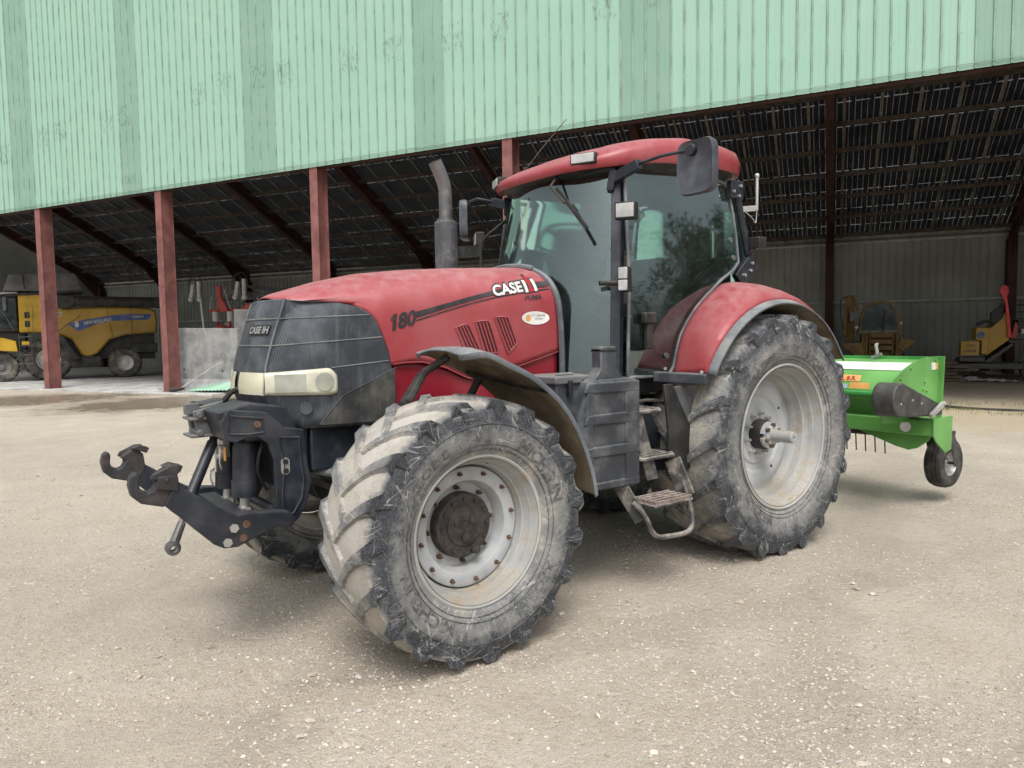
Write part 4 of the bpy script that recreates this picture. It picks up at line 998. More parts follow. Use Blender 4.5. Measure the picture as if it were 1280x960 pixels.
# seat, steering wheel, console
mb = MB(); mb.box(-.62, -.12, -.24, .24, 1.62, 1.74); mb.box(-.2, .0, -.24, .24, 1.70, 2.36); mb.box(-.5, -.2, -.15, .15, 1.385, 1.62); mb.box(-.55, -.15, -.33, -.26, 1.85, 1.91); mb.build('driver_seat', M['seat'], T, bevel=.05)
mb = MB(); mb.box(-.75, .05, .30, .55, 1.385, 1.86); mb.box(-.78, -.55, .26, .5, 1.86, 2.0); mb.build('armrest_console', M['seat'], T, bevel=.03)
mb = MB(); ring = []
for k in range(28):
    a = 2 * PI * k / 28; v = Vector((.0, math.cos(a), math.sin(a))) * .20; R_ = Matrix.Rotation(math.radians(-55), 3, 'Y'); ring.append(Vector((-1.06, 0, 2.03)) + R_ @ v)
mb.tube(ring, .016, 8, closed=True); mb.tube([(-1.06, 0, 2.02), (-1.18, 0, 1.8), (-1.32, 0, 1.55)], .03, 10); mb.bar(ring[0], ring[14], .02, .03); mb.build('steering_wheel', M['blackclean'], T)
mb = MB(); mb.box(-1.52, -1.50, -.05, .03, 2.02, 2.16); mb.build('dash_display', M['blackclean'], T)
# pale triangle seen through the windscreen
mb = MB(); mb.prism([(-.085, 2.11), (.065, 2.11), (.0, 2.28)], -1.40, -1.392, 'x'); mb.build('warning_triangle_card', dusty('card', (.42, .62, .58), .6, amt=.05, up=0), T, smooth=0)
# roof
def roof_outline(k, n=72, grow=0.0):
    out = []
    for i in range(n):
        a = 2 * PI * i / n; ca, sa = math.cos(a), math.sin(a); e = 2 / 4.2
        x = math.copysign(abs(ca) ** e, ca); y = math.copysign(abs(sa) ** e, sa)
        hw = .80 - .20 * max(0, -x) ** 3
        out.append((-.655 + (.90 + grow) * x, (hw + grow) * y))
    return out
def rzb(x): return interp(x, [-1.6, -1.35, -1.0, -.6, .0, .3], [2.85, 2.875, 2.92, 2.955, 2.965, 2.955])
def rth(x): return interp(x, [-1.6, -1.45, -1.2, -.7, .0, .26], [.075, .105, .16, .205, .20, .125])
mb = MB(); secs = []
for (gr, dz, tf) in ((-.06, .012, 0), (-.012, .0, 0), (.0, .018, 0), (.004, 0, .55), (-.015, 0, .82), (-.06, 0, .97), (-.16, .018, 1), (-.34, .032, 1), (-.55, .036, 1)):
    secs.append([(x, y, rzb(x) + dz + rth(x) * tf) for x, y in roof_outline(0, grow=gr)])
mb.loft(secs); mb.build('roof', M['red_roof'], T, smooth=50)
mb = MB(); mb.loft([[(x, y, rzb(x) - .05) for x, y in roof_outline(0, grow=-.15)], [(x, y, rzb(x) + .008) for x, y in roof_outline(0, grow=-.045)]]); mb.build('roof_lining', M['black'], T, smooth=0)
# roof work lights in the front corners
for sgn in (-1, 1):
    R_ = Matrix.Rotation(math.radians(-24 * sgn), 3, 'Z'); RC = Vector((-1.430, sgn * .495, 2.938))
    mb = MB(); mb.obox(RC + R_ @ Vector((-.012, 0, 0)), (.078, .192, .082), R_); wl = mb.build('roof_headlamp', M['blackclean'], T, bevel=.01)
    mb = MB(); mb.obox(RC + R_ @ Vector((-.052, 0, .002)), (.010, .170, .062), R_); mb.build('lamp_glass', M['worklight'], wl, bevel=.004)
# wiper
mb = MB(); mb.tube([(-1.47, -.24, 2.86), (-1.62, -.34, 2.76), (-1.63, -.50, 2.62)], .010, 6); mb.bar((-1.60, -.38, 2.74), (-1.57, -.66, 2.43), .012, .028); mb.build('windscreen_wiper', M['blackclean'], T)
mb = MB(); mb.tube([(-1.33, .30, 3.03), (-1.20, .26, 3.20), (-.98, .20, 3.46)], .0035, 5); mb.cyl((-1.33, .30, 3.0), (-1.33, .30, 3.05), .02, 10); mb.build('aerial', M['blackclean'], T)
# mirrors on long arms
for sgn, MC, ang in ((-1, (-1.20, -1.285, 2.77), 0), (1, (-1.36, 1.14, 2.735), -42)):
    mb = MB(); mb.bar((-1.27, sgn * .60, 2.80), (-1.26, sgn * .85, 2.865), .05, .07); mb.tube([(-1.26, sgn * .83, 2.865), (MC[0] - .04, sgn * (abs(MC[1]) - .26), 2.885), (MC[0] - .01, MC[1] - sgn * .05, 2.885)], .012, 8); mb.bar((-1.28, sgn * .60, 2.72), (-1.27, sgn * .62, 2.86), .07, .05)
    mb.cyl((MC[0] - .05, MC[1] - sgn * .02, 2.875), (MC[0], MC[1] - sgn * .02, 2.875), .038, 16); mb.build('mirror_arm', M['navy'], T, bevel=.005)
    secs = []; RM = Matrix.Rotation(math.radians(ang), 3, 'Z')
    for (x, k) in ((-.015, .80), (-.028, .96), (0, 1.0), (.035, .97)):
        e = 2 / 5.; secs.append([Vector(MC) + RM @ Vector((x, .145 * k * math.copysign(abs(math.cos(a)) ** e, math.cos(a)), .175 * k * math.copysign(abs(math.sin(a)) ** e, math.sin(a)))) for a in np.linspace(0, 2 * PI, 36, endpoint=False)])
    mb = MB(); mb.loft(secs); mh = mb.build('mirror_housing', M['mirrorh'], T, smooth=40)
    mb = MB(); mb.obox(Vector(MC) + RM @ Vector((.037, 0, 0)), (.005, .23, .28), RM); mb.build('mirror_glass', M['mirror'], mh)
# side work light and indicator on the pillar
for sgn in (-1, 1):
    R_ = Matrix.Rotation(math.radians(-sgn * 28), 3, 'Z')
    mb = MB(); mb.obox((-1.40, sgn * .86, 2.535), (.075, .145, .115), R_); mb.tube([(-1.37, sgn * .84, 2.54), (-1.30, sgn * .72, 2.56)], .014, 6); wl = mb.build('pillar_worklight', M['blackclean'], T, bevel=.015)
    mb = MB(); mb.obox(Vector((-1.40, sgn * .86, 2.535)) + R_ @ Vector((-.040, 0, 0)), (.006, .122, .092), R_); mb.build('lamp_glass', M['worklight'], wl, bevel=.008)
    mb = MB(); mb.obox((-1.44, sgn * .88, 2.075), (.085, .075, .165), R_); mb.tube([(-1.44, sgn * .86, 2.06), (-1.36, sgn * .76, 2.06), (-1.50, sgn * .70, 2.06)], .018, 8); il = mb.build('indicator_lamp', M['blackclean'], T, bevel=.02)
    mb = MB(); mb.obox(Vector((-1.44, sgn * .88, 2.115)) + R_ @ Vector((-.044, 0, 0)), (.014, .062, .075), R_); mb.obox(Vector((-1.44, sgn * .88, 2.035)) + R_ @ Vector((-.044, 0, 0)), (.014, .062, .07), R_); mb.build('lamp_glass', M['worklight'], il, bevel=.005)
# rear work lights and bracket
for sgn in (-1, 1):
    mb = MB(); mb.box(.14, .24, sgn * .80 - .05, sgn * .80 + .05, 2.385, 2.475); mb.tube([(.16, sgn * .80, 2.39), (.14, sgn * .74, 2.33)], .012, 6); mb.build('rear_worklight', M['blackclean'], T, bevel=.015)
mb = MB(); mb.bar((.06, -.70, 2.70), (.24, -.76, 2.72), .012, .045); mb.tube([(.235, -.76, 2.70), (.235, -.76, 2.98)], .012, 8); mb.ball((.235, -.76, 2.98), .02); mb.tube(smooth_path([(.12, -.72, 2.69), (.18, -.75, 2.64), (.22, -.76, 2.60), (.235, -.76, 2.70)]), .004, 5); mb.build('beacon_bracket', M['zinc'], T)

# exhaust on the far side of the hood
EX, EY = -1.80, .76
mb = MB(); mb.tube([(EX, EY, 1.95), (EX, EY, 2.64)], .093, 28); ms = mb.build('exhaust_muffler', M['muffler'], T, bevel=.008)
mb = MB(); mb.cyl((EX, EY, 2.64), (EX, EY, 2.665), .070, 20); pth = smooth_path([(EX, EY, 2.62), (EX, EY, 2.82), (EX - .005, EY, 2.91), (EX - .045, EY - .005, 3.01), (EX - .10, EY - .01, 3.11)], 6)
mb.tube(pth, .054, 20, caps=False); mb.build('exhaust_pipe', M['exh'], ms)
mb = MB(); mb.bar((EX + .06, EY, 2.40), (EX + .30, EY - .02, 2.42), .05, .09); mb.tube(smooth_path([(EX + .36, EY, 2.0), (EX + .34, EY, 2.3), (EX + .36, EY, 2.50), (EX + .45, EY - .1, 2.62), (EX + .55, EY - .14, 2.70)]), .014, 8); mb.build('grab_handle', M['black'], T)

# ---- rear fenders
for sgn in (-1, 1):
    rows = []; ang = np.linspace(150, 42, 40)
    for a in ang:
        r = 1.075; ca, sa = math.cos(math.radians(a)), math.sin(math.radians(a))
        k = interp(a, [42, 60, 80, 102, 119, 134, 145, 150], [1.09, 1.115, 1.17, 1.215, 1.15, 1.09, 1.01, .985]) - 1.075
        row = []
        for (y, dr) in ((.785, k), (.84, k * .98 + .004), (.95, k * .80 + .008), (1.05, k * .50 + .008), (1.11, k * .25 + .004), (1.142, -.006), (1.152, -.03)):
            rr_ = r + dr; row.append((rr_ * ca, sgn * y, .905 + rr_ * sa))
        rows.append(row)
    mb = MB(); mb.grid(rows); o = mb.build('rear_fender', [M['red'], M['underside']], T, smooth=45, solid=.006, solid_off=-1)
    o.modifiers['Solid'].material_offset = 1
    if sum(p.normal.z * p.area for p in o.data.polygons) < 0: o.data.flip_normals()
    rows = []
    for a in np.linspace(150, 33, 48):
        ca, sa = math.cos(math.radians(a)), math.sin(math.radians(a)); wd = interp(a, [22, 45, 60, 150], [.03, .035, .045, .05])
        rows.append([((1.052 + d_) * ca, sgn * y, .905 + (1.052 + d_) * sa) for y, d_ in ((.80, -.07), (1.05, -.02), (1.14, .0), (1.155, .0), (1.155 + wd * .6, -.020), (1.155 + wd, -.028), (1.155 + wd, -.040))])
    mb = MB(); mb.grid(rows); o = mb.build('fender_flare', [M['fender_grey'], M['underside']], T, smooth=45, solid=.008, solid_off=-1)
    o.modifiers['Solid'].material_offset = 1
    if sum(p.normal.z * p.area for p in o.data.polygons) < 0: o.data.flip_normals()
    # inner fender wall
    pts = [(1.04 * math.cos(math.radians(a)), .905 + 1.04 * math.sin(math.radians(a))) for a in np.linspace(152, 33, 24)] + [(.55, 1.1), (-.6, 1.1)]
    pts = [(x * .925, .905 + (z - .905) * .925) for x, z in pts]
    mb = MB(); mb.prism(pts, sgn * .785, sgn * .80); mb.build('inner_fender', M['underside'], T, smooth=0)
    mb = MB(); mb.bar((-1.02, sgn * .78, 1.40), (-.90, sgn * 1.15, 1.39), .10, .075); mb.build('fender_base_strip', M['plastic'], T, bevel=.01)
mb = MB(); [mb.cyl((x, y, z), (x - .01, y - .006, z), .012, 8) for x, y, z in ((-.935, -.80, 1.455), (-.93, -1.12, 1.44))]; mb.build('fender_bolts', M['zinc'], T)

# ---- left side: tank, tool box, steps
mb = MB(); secs = []
TK = [(-1.99, .75), (-1.50, .70), (-1.46, .74), (-1.455, 1.38), (-1.49, 1.425), (-1.60, 1.435), (-1.90, 1.43), (-1.93, 1.36), (-2.0, 1.20)]
mb.prism(TK, -1.03, -.50); tank = mb.build('fuel_tank', M['plastic'], T, bevel=.022)
mb = MB(); mb.loft([[(x_, y_, z) for x_, y_ in ((-1.80 + .0 - g_, -1.02), (-1.80 - g_ * 1., -.93), (-1.66 + g_, -.93), (-1.66 + g_, -1.02))] for z, g_ in ((1.42, .07), (1.46, .03), (1.50, .0), (1.62, .0), (1.635, -.012))]); mb.build('tank_neck', M['plastic'], tank, bevel=.01)
mb = MB(); mb.box(-1.80, -1.665, -1.024, -.925, 1.60, 1.618); mb.build('filler_cap', M['blackclean'], tank, bevel=.004)
# raised bands on the tank face (recesses read between them)
mb = MB()
for z0, z1 in ((1.335, 1.41), (1.135, 1.21), (.93, 1.005), (.72, .775)): mb.prism([(-1.965, z0 + .01), (-1.47, z0), (-1.47, z1), (-1.965 + .03, z1)], -1.043, -1.02)
mb.prism([(-1.60, .73), (-1.47, .73), (-1.47, 1.40), (-1.60, 1.40)], -1.041, -1.02); mb.prism([(-1.975, .76), (-1.89, .76), (-1.88, 1.40), (-1.93, 1.40)], -1.040, -1.02)
mb.build('tank_rib', M['plastic'], tank, bevel=.016)
mb = MB(); mb.box(-2.10, -1.80, -.93, -.60, 1.22, 1.42); tb = mb.build('tool_box', M['plastic'], T, bevel=.015)
mb = MB(); mb.box(-2.12, -1.78, -.95, -.58, 1.405, 1.455); mb.bar((-2.02, -.84, 1.462), (-1.88, -.84, 1.462), .03, .02); mb.build('box_lid', M['greymetal'], tb, bevel=.01)
mb = MB(); mb.box(-2.02, -1.99, -.965, -.93, 1.33, 1.43); mb.build('lid_latch', M['blackclean'], tb, bevel=.004); mb = MB(); mb.box(-1.90, -1.87, -.965, -.93, 1.33, 1.43); mb.build('lid_latch', M['blackclean'], tb, bevel=.004)
mb = MB()
for k, (z, x0, x1, y0, y1) in enumerate(((1.195, -1.44, -1.15, -.99, -.74), (.885, -1.46, -1.08, -1.05, -.80))):
    pts = [(x0, y1), (x0, y0 + .03), (x0 + .03, y0), (x1 - .05, y0), (x1, y0 + .06), (x1, y1)]
    m2 = MB(); m2.prism(pts, z - .022, z, 'z'); s_ = m2.build('step', M['step'], T, bevel=.006)
    m2 = MB()
    for q in range(5): m2.bar((x0 + .03, y0 + .03 + q * .05, z + .004), (x1 - .04, y0 + .03 + q * .05, z + .004), .012, .012)
    m2.build('step_tread', M['step'], s_)
# lowest step in its hanger
m2 = MB(); m2.box(-1.50, -1.12, -1.20, -.98, .585, .600); s_ = m2.build('step', M['step'], T, bevel=.004); s_['label'] = 'rusty lowest step of the ladder'
m2 = MB()
for q in range(5): m2.bar((-1.49, -1.19 + q * .048, .612), (-1.13, -1.19 + q * .048, .612), .014, .024)
for q in range(6): m2.bar((-1.47 + q * .065, -1.20, .612), (-1.47 + q * .065, -.99, .612), .006, .02)
m2.build('step_tread', dusty('rusty_tread', (.19, .14, .12), .7, (.44, .39, .36), .6, .6, 12), s_)
mb = MB(); hl_ = smooth_path([(-1.58, -1.08, .62), (-1.55, -1.14, .55), (-1.53, -1.16, .50), (-1.50, -1.17, .43), (-1.44, -1.18, .385), (-1.33, -1.18, .372), (-1.20, -1.18, .365), (-1.13, -1.18, .38), (-1.09, -1.17, .43), (-1.09, -1.14, .56), (-1.10, -1.1, .70)], 5)
mb.tube(hl_, .017, 8); mb.build('step_loop', M['step'], T)
mb = MB(); mb.bar((-1.60, -.98, .72), (-1.54, -1.12, .50), .02, .10); mb.bar((-1.12, -1.02, .84), (-1.09, -1.12, .60), .02, .12); mb.bar((-1.38, -.92, 1.18), (-1.30, -1.0, .72), .02, .08); mb.bar((-1.40, -.78, 1.18), (-1.36, -.84, .72), .02, .05); mb.build('step_hanger', M['step'], T, bevel=.004)
mb = MB(); mb.prism([(-1.18, 1.36), (-1.09, 1.36), (-.88, 1.02), (-.87, .76), (-1.02, .70), (-1.14, .74), (-1.13, 1.05)], -1.0, -.975); mb.build('step_side_plate', M['blackclean'], T, bevel=.006); mb = MB()
mb.box(-1.40, -.90, -.82, -.55, .72, .86); mb.box(-1.46, -1.20, -.80, -.50, 1.20, 1.32); mb.prism([(-1.18, 1.32), (-.9, .98), (-.88, .75), (-1.3, .72), (-1.42, 1.32)], -.73, -.71); mb.build('step_side_plate', M['navy'], T, bevel=.006)
mb = MB(); mb.prism([(-1.08, 1.335), (-.80, 1.345), (-.80, 1.15), (-.93, 1.02)], -.99, -.97); mb.build('mud_guard_plate', M['greymetal'], T, bevel=.004)
mb = MB(); mb.tube(smooth_path([(-1.32, -.86, 1.24), (-1.22, -.90, 1.25), (-1.10, -.93, 1.22), (-.96, -.95, 1.10)]), .012, 8); mb.cyl((-1.06, -.95, 1.21), (-1.06, -1.0, 1.22), .018, 8); mb.build('cable', M['blackclean'], T)
# right side tank so the far side is not empty
mb = MB(); mb.prism(TK, .50, 1.0); mb.build('battery_box', M['plastic'], T, bevel=.03)

# ---- front linkage
for sgn in (-1, 1):
    ya, yb_ = sgn * .335, sgn * .372
    SP = [(-3.90, 1.345), (-3.69, 1.315), (-3.60, 1.225), (-3.49, 1.205), (-3.475, 1.02), (-3.455, .90), (-3.48, .80), (-3.53, .71), (-3.59, .665), (-3.65, .672), (-3.675, .72), (-3.66, .84), (-3.665, 1.05), (-3.69, 1.14), (-3.745, 1.185), (-3.81, 1.185), (-3.86, 1.165), (-3.92, 1.18), (-3.935, 1.28)]
    mb = MB(); mb.prism(SP, ya, yb_); sp = mb.build('linkage_side_plate', M['navy'], T, bevel=.006, smooth=0)
    # raised rim on the plate
    mb = MB(); mb.tube([(x, sgn * .373, z) for x, z in [(-3.635, 1.17), (-3.52, 1.165), (-3.515, 1.04), (-3.50, .92), (-3.515, .82), (-3.565, .74), (-3.62, .74), (-3.625, .85), (-3.61, 1.02)]], .009, 6, closed=True)
    mb.tube([(x, sgn * .374, z) for x, z in [(-3.89, 1.31), (-3.72, 1.285), (-3.715, 1.21), (-3.80, 1.205), (-3.90, 1.215)]], .007, 6, closed=True); mb.build('plate_rib', M['navy'], sp)
    mb = MB(); mb.prism(arc(-3.605, 1.035, .024, 0, 180, 8) + arc(-3.605, .985, .024, 180, 360, 8), sgn * .372, sgn * .380); mb.build('oval_plate', M['zinc'], sp, smooth=0)
    mb = MB(); [mb.cyl((-3.605, sgn * .379, z), (-3.605, sgn * .388, z), .015, 12) for z in (1.035, .985)]; mb.build('oval_plate_plug', M['blackclean'], sp)
    mb = MB(); mb.cyl((-3.605, sgn * .33, .725), (-3.605, sgn * .385, .725), .024, 14); mb.cyl((-3.75, sgn * .33, 1.255), (-3.75, sgn * .384, 1.255), .018, 12); mb.build('pivot_pin', M['rust'], sp)
    # lower lift arm
    AR = [(-3.62, .775), (-3.72, .79), (-3.84, .805), (-3.90, .80), (-3.96, .835), (-4.195, 1.005), (-4.245, .905), (-4.02, .665), (-3.97, .635), (-3.90, .63), (-3.82, .66), (-3.70, .70), (-3.61, .69), (-3.585, .73)]
    mb = MB(); mb.prism(AR, sgn * .385, sgn * .465); la = mb.build('lift_arm', M['navy'], T, bevel=.008, smooth=0)
    mb = MB(); [mb.cyl((x, sgn * .46, z), (x, sgn * .478, z), .024, 6) for x, z in ((-3.92, .735), (-3.955, .665))]; mb.build('arm_bolt', M['zinc'], la)
    mb = MB(); [mb.cyl((x, sgn * .46, z), (x, sgn * .470, z), .020, 14) for x, z in ((-3.875, .675), (-3.855, .745))]; mb.build('arm_hole', M['rust'], la)
    HK = [(-4.175, 1.05), (-4.20, 1.075), (-4.235, 1.085), (-4.285, 1.05), (-4.29, 1.03), (-4.265, 1.02), (-4.29, .985), (-4.315, .975), (-4.345, .995), (-4.35, 1.02), (-4.345, 1.055), (-4.35, 1.075), (-4.365, 1.08), (-4.385, 1.065), (-4.395, 1.02), (-4.385, .965), (-4.345, .925), (-4.25, .895), (-4.20, .905), (-4.165, .96)]
    mb = MB(); mb.prism(HK, sgn * .382, sgn * .452); hk = mb.build('hook_end', M['hook'], la, bevel=.012, smooth=0)
    mb = MB(); mb.prism([(-4.17, 1.06), (-4.17, 1.10), (-4.21, 1.10), (-4.29, 1.065), (-4.30, 1.04), (-4.22, 1.03)], sgn * .445, sgn * .472); mb.prism([(-4.16, 1.055), (-4.145, 1.085), (-4.20, 1.105), (-4.24, 1.09)], sgn * .36, sgn * .44); mb.prism([(-4.18, .97), (-4.18, 1.05), (-4.27, 1.05), (-4.275, .99)], sgn * .45, sgn * .475); mb.cyl((-4.23, sgn * .47, 1.03), (-4.23, sgn * .485, 1.03), .012, 8); mb.build('hook_latch', M['hook'], la, bevel=.004)
# cross tube, hydraulic rams, upper frame
mb = MB(); mb.cyl((-3.88, -.40, .70), (-3.88, .40, .70), .055, 20); mb.bar((-3.84, -.36, .755), (-3.84, .36, .755), .10, .04); mb.cyl((-3.62, -.35, .73), (-3.62, .35, .73), .035, 14); mb.box(-3.50, -3.46, -.34, .34, .80, 1.22); mb.build('linkage_cross_tube', M['navy'], T, bevel=.006)
mb = MB(); mb.prism([(-3.95, 1.33), (-3.78, 1.37), (-3.50, 1.33), (-3.50, 1.20), (-3.78, 1.20), (-3.90, 1.17)], -.33, -.06); mb.prism([(-3.90, 1.34), (-3.78, 1.36), (-3.50, 1.32), (-3.50, 1.22), (-3.80, 1.22)], .06, .33); mb.box(-3.80, -3.46, -.34, .34, 1.16, 1.20); mb.build('linkage_head', M['navy'], T, bevel=.012, smooth=0)
mb = MB()
for y in (-.06, .06): mb.prism([(-4.0, 1.32), (-3.80, 1.36), (-3.80, 1.18), (-3.98, 1.18)], y - .012, y + .012)
mb.bar((-3.99, 0, 1.30), (-3.99, 0, 1.36), .08, .03); mb.cyl((-3.97, -.10, 1.30), (-3.97, .10, 1.30), .018, 10); mb.cyl((-3.97, -.10, 1.20), (-3.97, .10, 1.20), .018, 10)
mb.prism([(-4.02, 1.285), (-3.86, 1.285), (-3.86, 1.27), (-4.02, 1.27)], -.09, .09); mb.prism([(-4.02, 1.19), (-3.86, 1.19), (-3.86, 1.175), (-4.02, 1.175)], -.09, .09); mb.build('top_link_bracket', M['greymetal'], T, bevel=.004)
for y in (-.20, .12):
    mb = MB(); mb.cyl((-3.765, y, 1.12), (-3.775, y, .845), .066, 24); mb.cyl((-3.775, y, .93), (-3.7755, y, .84), .071, 24); mb.ball((-3.765, y, 1.12), .065); rm = mb.build('hydraulic_ram', M['navy'], T)
    mb = MB(); mb.cyl((-3.775, y, .85), (-3.785, y, .765), .026, 16); mb.bar((-3.785, y - .04, .76), (-3.785, y + .04, .76), .05, .04); mb.build('ram_rod', M['zinc'], rm)
# drop link with ball end, passing down beside the arm
mb = MB(); mb.tube([(-3.86, .02, 1.20), (-3.885, .00, 1.13)], .022, 12); mb.tube([(-3.885, .0, 1.13), (-4.035, -.10, .87)], .030, 14); mb.build('stabiliser_strut', M['navy'], T)
mb = MB(); mb.tube([(-4.03, -.10, .88), (-4.11, -.16, .72)], .015, 10); mb.tube([(-4.10, -.155, .735), (-4.15, -.185, .64)], [.022, .026], 10); mb.lathe([(-.02, .014), (-.024, .022), (-.018, .038), (.018, .038), (.024, .022), (.02, .014)], (-4.16, -.195, .615), 20, closed=True); mb.tube([(-4.10, -.20, .73), (-4.11, -.12, .73)], .006, 6); mb.build('ball_joint_rod', M['exh'], T)
mb = MB(); mb.box(-3.84, -3.80, -.03, .07, 1.04, 1.14); mb.cyl((-3.86, -.02, 1.10), (-3.82, -.02, 1.10), .018, 8); mb.cyl((-3.87, -.02, 1.05), (-3.82, -.02, 1.05), .018, 8); mb.tube([(-3.86, -.06, 1.10), (-3.87, -.07, 1.02), (-3.86, -.07, .98)], .006, 6); mb.build('valve_block', M['zinc'], T, bevel=.003)
mb = MB(); mb.box(-3.845, -3.842, -.10, -.06, 1.03, 1.11); mb.build('yellow_label', M['yellow_decal'], T)
mb = MB(); mb.tube(smooth_path([(-3.80, .05, 1.36), (-3.74, .02, 1.42), (-3.66, -.05, 1.40), (-3.58, -.10, 1.36)]), .016, 8); mb.build('linkage_hose', M['blackclean'], T)
for k, pth in enumerate(([(-3.70, -.12, 1.20), (-3.74, -.05, 1.10), (-3.72, .0, .98), (-3.62, -.02, .90)], [(-3.60, -.20, 1.22), (-3.70, -.28, 1.12), (-3.72, -.26, .98), (-3.66, -.22, .86)], [(-3.86, .02, 1.16), (-3.83, -.06, 1.22), (-3.74, -.10, 1.20)])):
    mb = MB(); mb.tube(smooth_path(pth), .010, 8); mb.build('hydraulic_line', M['blackclean'], T)
for z in (1.42, 1.40):
    mb = MB(); mb.tube(smooth_path([(-1.78, -.62, z), (-1.70, -.66, z - .10), (-1.62, -.62, z - .02), (-1.52, -.58, z - .06)]), .011, 8); mb.build('cab_cable', M['blackclean'], T)
# rear linkage towards the implement
mb = MB()
for sgn in (-1, 1): mb.bar((.30, sgn * .35, .62), (1.35, sgn * .42, .66), .05, .09); mb.tube([(.45, sgn * .42, 1.35), (.95, sgn * .42, .70)], .03, 8)
mb.tube([(.40, 0, 1.25), (1.45, 0, 1.15)], .03, 10); mb.tube([(.42, 0, .75), (1.5, 0, .8)], .045, 12); mb.build('rear_linkage', M['black'], T)
# ================================================================== green implement behind the tractor (tractor axes)
G = thing('mulcher', 'bright green mulcher with white stripe and black belt guard behind the tractor', 'mulcher', (2.3, 0, 0), 0, (2.3, 0, 0))
Y0, Y1 = -1.13, 1.25
prof = [(2.76, 1.40), (2.62, 1.41), (2.40, 1.385), (2.22, 1.30), (2.14, 1.20), (2.10, 1.12), (2.12, 1.04), (2.20, 1.00), (2.24, .88), (2.26, .80), (2.30, .80), (2.28, .92), (2.24, 1.03), (2.15, 1.07), (2.14, 1.14), (2.26, 1.30), (2.42, 1.365), (2.62, 1.39), (2.76, 1.38)]
mb = MB(); mb.prism(prof, Y0, Y1); mb.build('rotor_hood', M['green'], G, smooth=40)
mb = MB(); mb.tube([(2.10, Y0, 1.085), (2.10, Y1, 1.085)], .030, 10); mb.box(2.66, 2.78, Y0 - .02, Y1, 1.405, 1.435); mb.build('hood_tube', M['green_dk'], G)
mb = MB(); mb.grid([[(x, y, z) for y in np.linspace(Y0 + .02, Y1 - .02, 12)] for x, z in ((2.235, 1.315), (2.30, 1.348), (2.39, 1.386))]); mb.build('white_stripe', M['deckstripe'], G)
mb = MB()
def deck(u, v): # u along -Y, v up the slope
    z = 1.16 + v * .8; return (interp(z, [1.12, 1.20, 1.30, 1.385], [2.10, 2.14, 2.22, 2.40]) - .005, -.35 - u, z)
for (u0, u1, v0, v1, mt) in ((.13, .40, .05, .11, 'yellow_decal'),):
    pass
mb.add([deck(.05, .05), deck(.32, .05), deck(.32, .125), deck(.05, .125)], [(0, 1, 2, 3)]); mb.build('warning_decal', M['yellow_decal'], G, smooth=0)
mb = MB(); put_text(mb, 'GL 8.R.', lambda u, v: tuple(Vector(deck(.08 + u, .06 + v)) + Vector((-.004, 0, .003))), width=.20, height=.05, bold=.03); mb.build('decal_writing', M['decal_red'], G, smooth=0, recalc=False)
mb = MB(); put_text(mb, 'ZANON', lambda u, v: (2.262 + v * .8 - .004, .02 - u, 1.331 + v * .42), width=.36, height=.055, bold=.02); mb.build('stripe_writing', M['deckstripe'], G, smooth=0, recalc=False)
mb = MB(); mb.add([(2.103, -.58, 1.13), (2.103, -.78, 1.13), (2.128, -.78, 1.19), (2.128, -.58, 1.19)], [(0, 1, 2, 3)]); mb.build('info_decal', M['yellow_decal'], G, smooth=0)
mb = MB(); mb.add([(2.103, -.38, 1.13), (2.103, -.56, 1.13), (2.118, -.56, 1.17), (2.118, -.38, 1.17)], [(0, 1, 2, 3)]); mb.build('info_decal', M['blue_decal'], G, smooth=0)
EP = [(1.60, 1.12), (1.70, 1.18), (1.85, 1.26), (2.02, 1.335), (2.20, 1.39), (2.38, 1.425), (2.52, 1.44), (2.80, 1.44), (2.76, 1.0), (2.74, .80), (1.62, .86)]
for y in (Y0 - .018, Y1):
    mb = MB(); mb.prism(EP, y, y + .014); ep = mb.build('end_plate', M['green'], G, smooth=0)
mb = MB(); mb.prism([(2.79, 1.44), (2.81, 1.44), (2.765, .80), (2.745, .80)], Y0 - .06, Y0 + .02); mb.build('plate_flange', M['green'], G, smooth=0)
for x, z in ((2.68, 1.40), (2.45, 1.20), (2.42, 1.13), (1.95, 1.25), (2.15, 1.34), (2.50, 1.11)): mb = MB(); mb.cyl((x, Y0 - .034, z), (x, Y0 - .016, z), .012, 8); mb.build('plate_bolt', M['green'], G)
mb = MB(); mb.box(2.60, 2.68, Y0 - .024, Y0 - .019, 1.31, 1.38); mb.build('info_decal', M['white'], G); mb = MB(); mb.box(2.69, 2.73, Y0 - .024, Y0 - .019, 1.31, 1.375); mb.build('info_decal', M['yellow_decal'], G)
# front beam with reflector, end bracket and lower gusset
mb = MB(); mb.box(2.12, 2.30, -1.375, Y1, .715, .865); mb.build('front_beam', M['green'], G, bevel=.012)
mb = MB(); mb.prism([(2.10, .885), (2.50, .885), (2.49, .56), (2.36, .54), (2.16, .66), (2.10, .72)], -1.392, -1.377); mb.build('end_bracket', M['green'], G, bevel=.004, smooth=0)
mb = MB(); mb.prism([(-.55, .735), (-1.34, .735), (-1.30, .66), (-1.20, .58), (-1.12, .555), (-1.0, .58)], 2.20, 2.23, 'x'); mb.build('gusset', M['green'], G, bevel=.006, smooth=0)
mb = MB(); mb.cyl((2.119, -1.13, .79), (2.112, -1.13, .79), .050, 24); mb.build('round_reflector', M['white'], G)
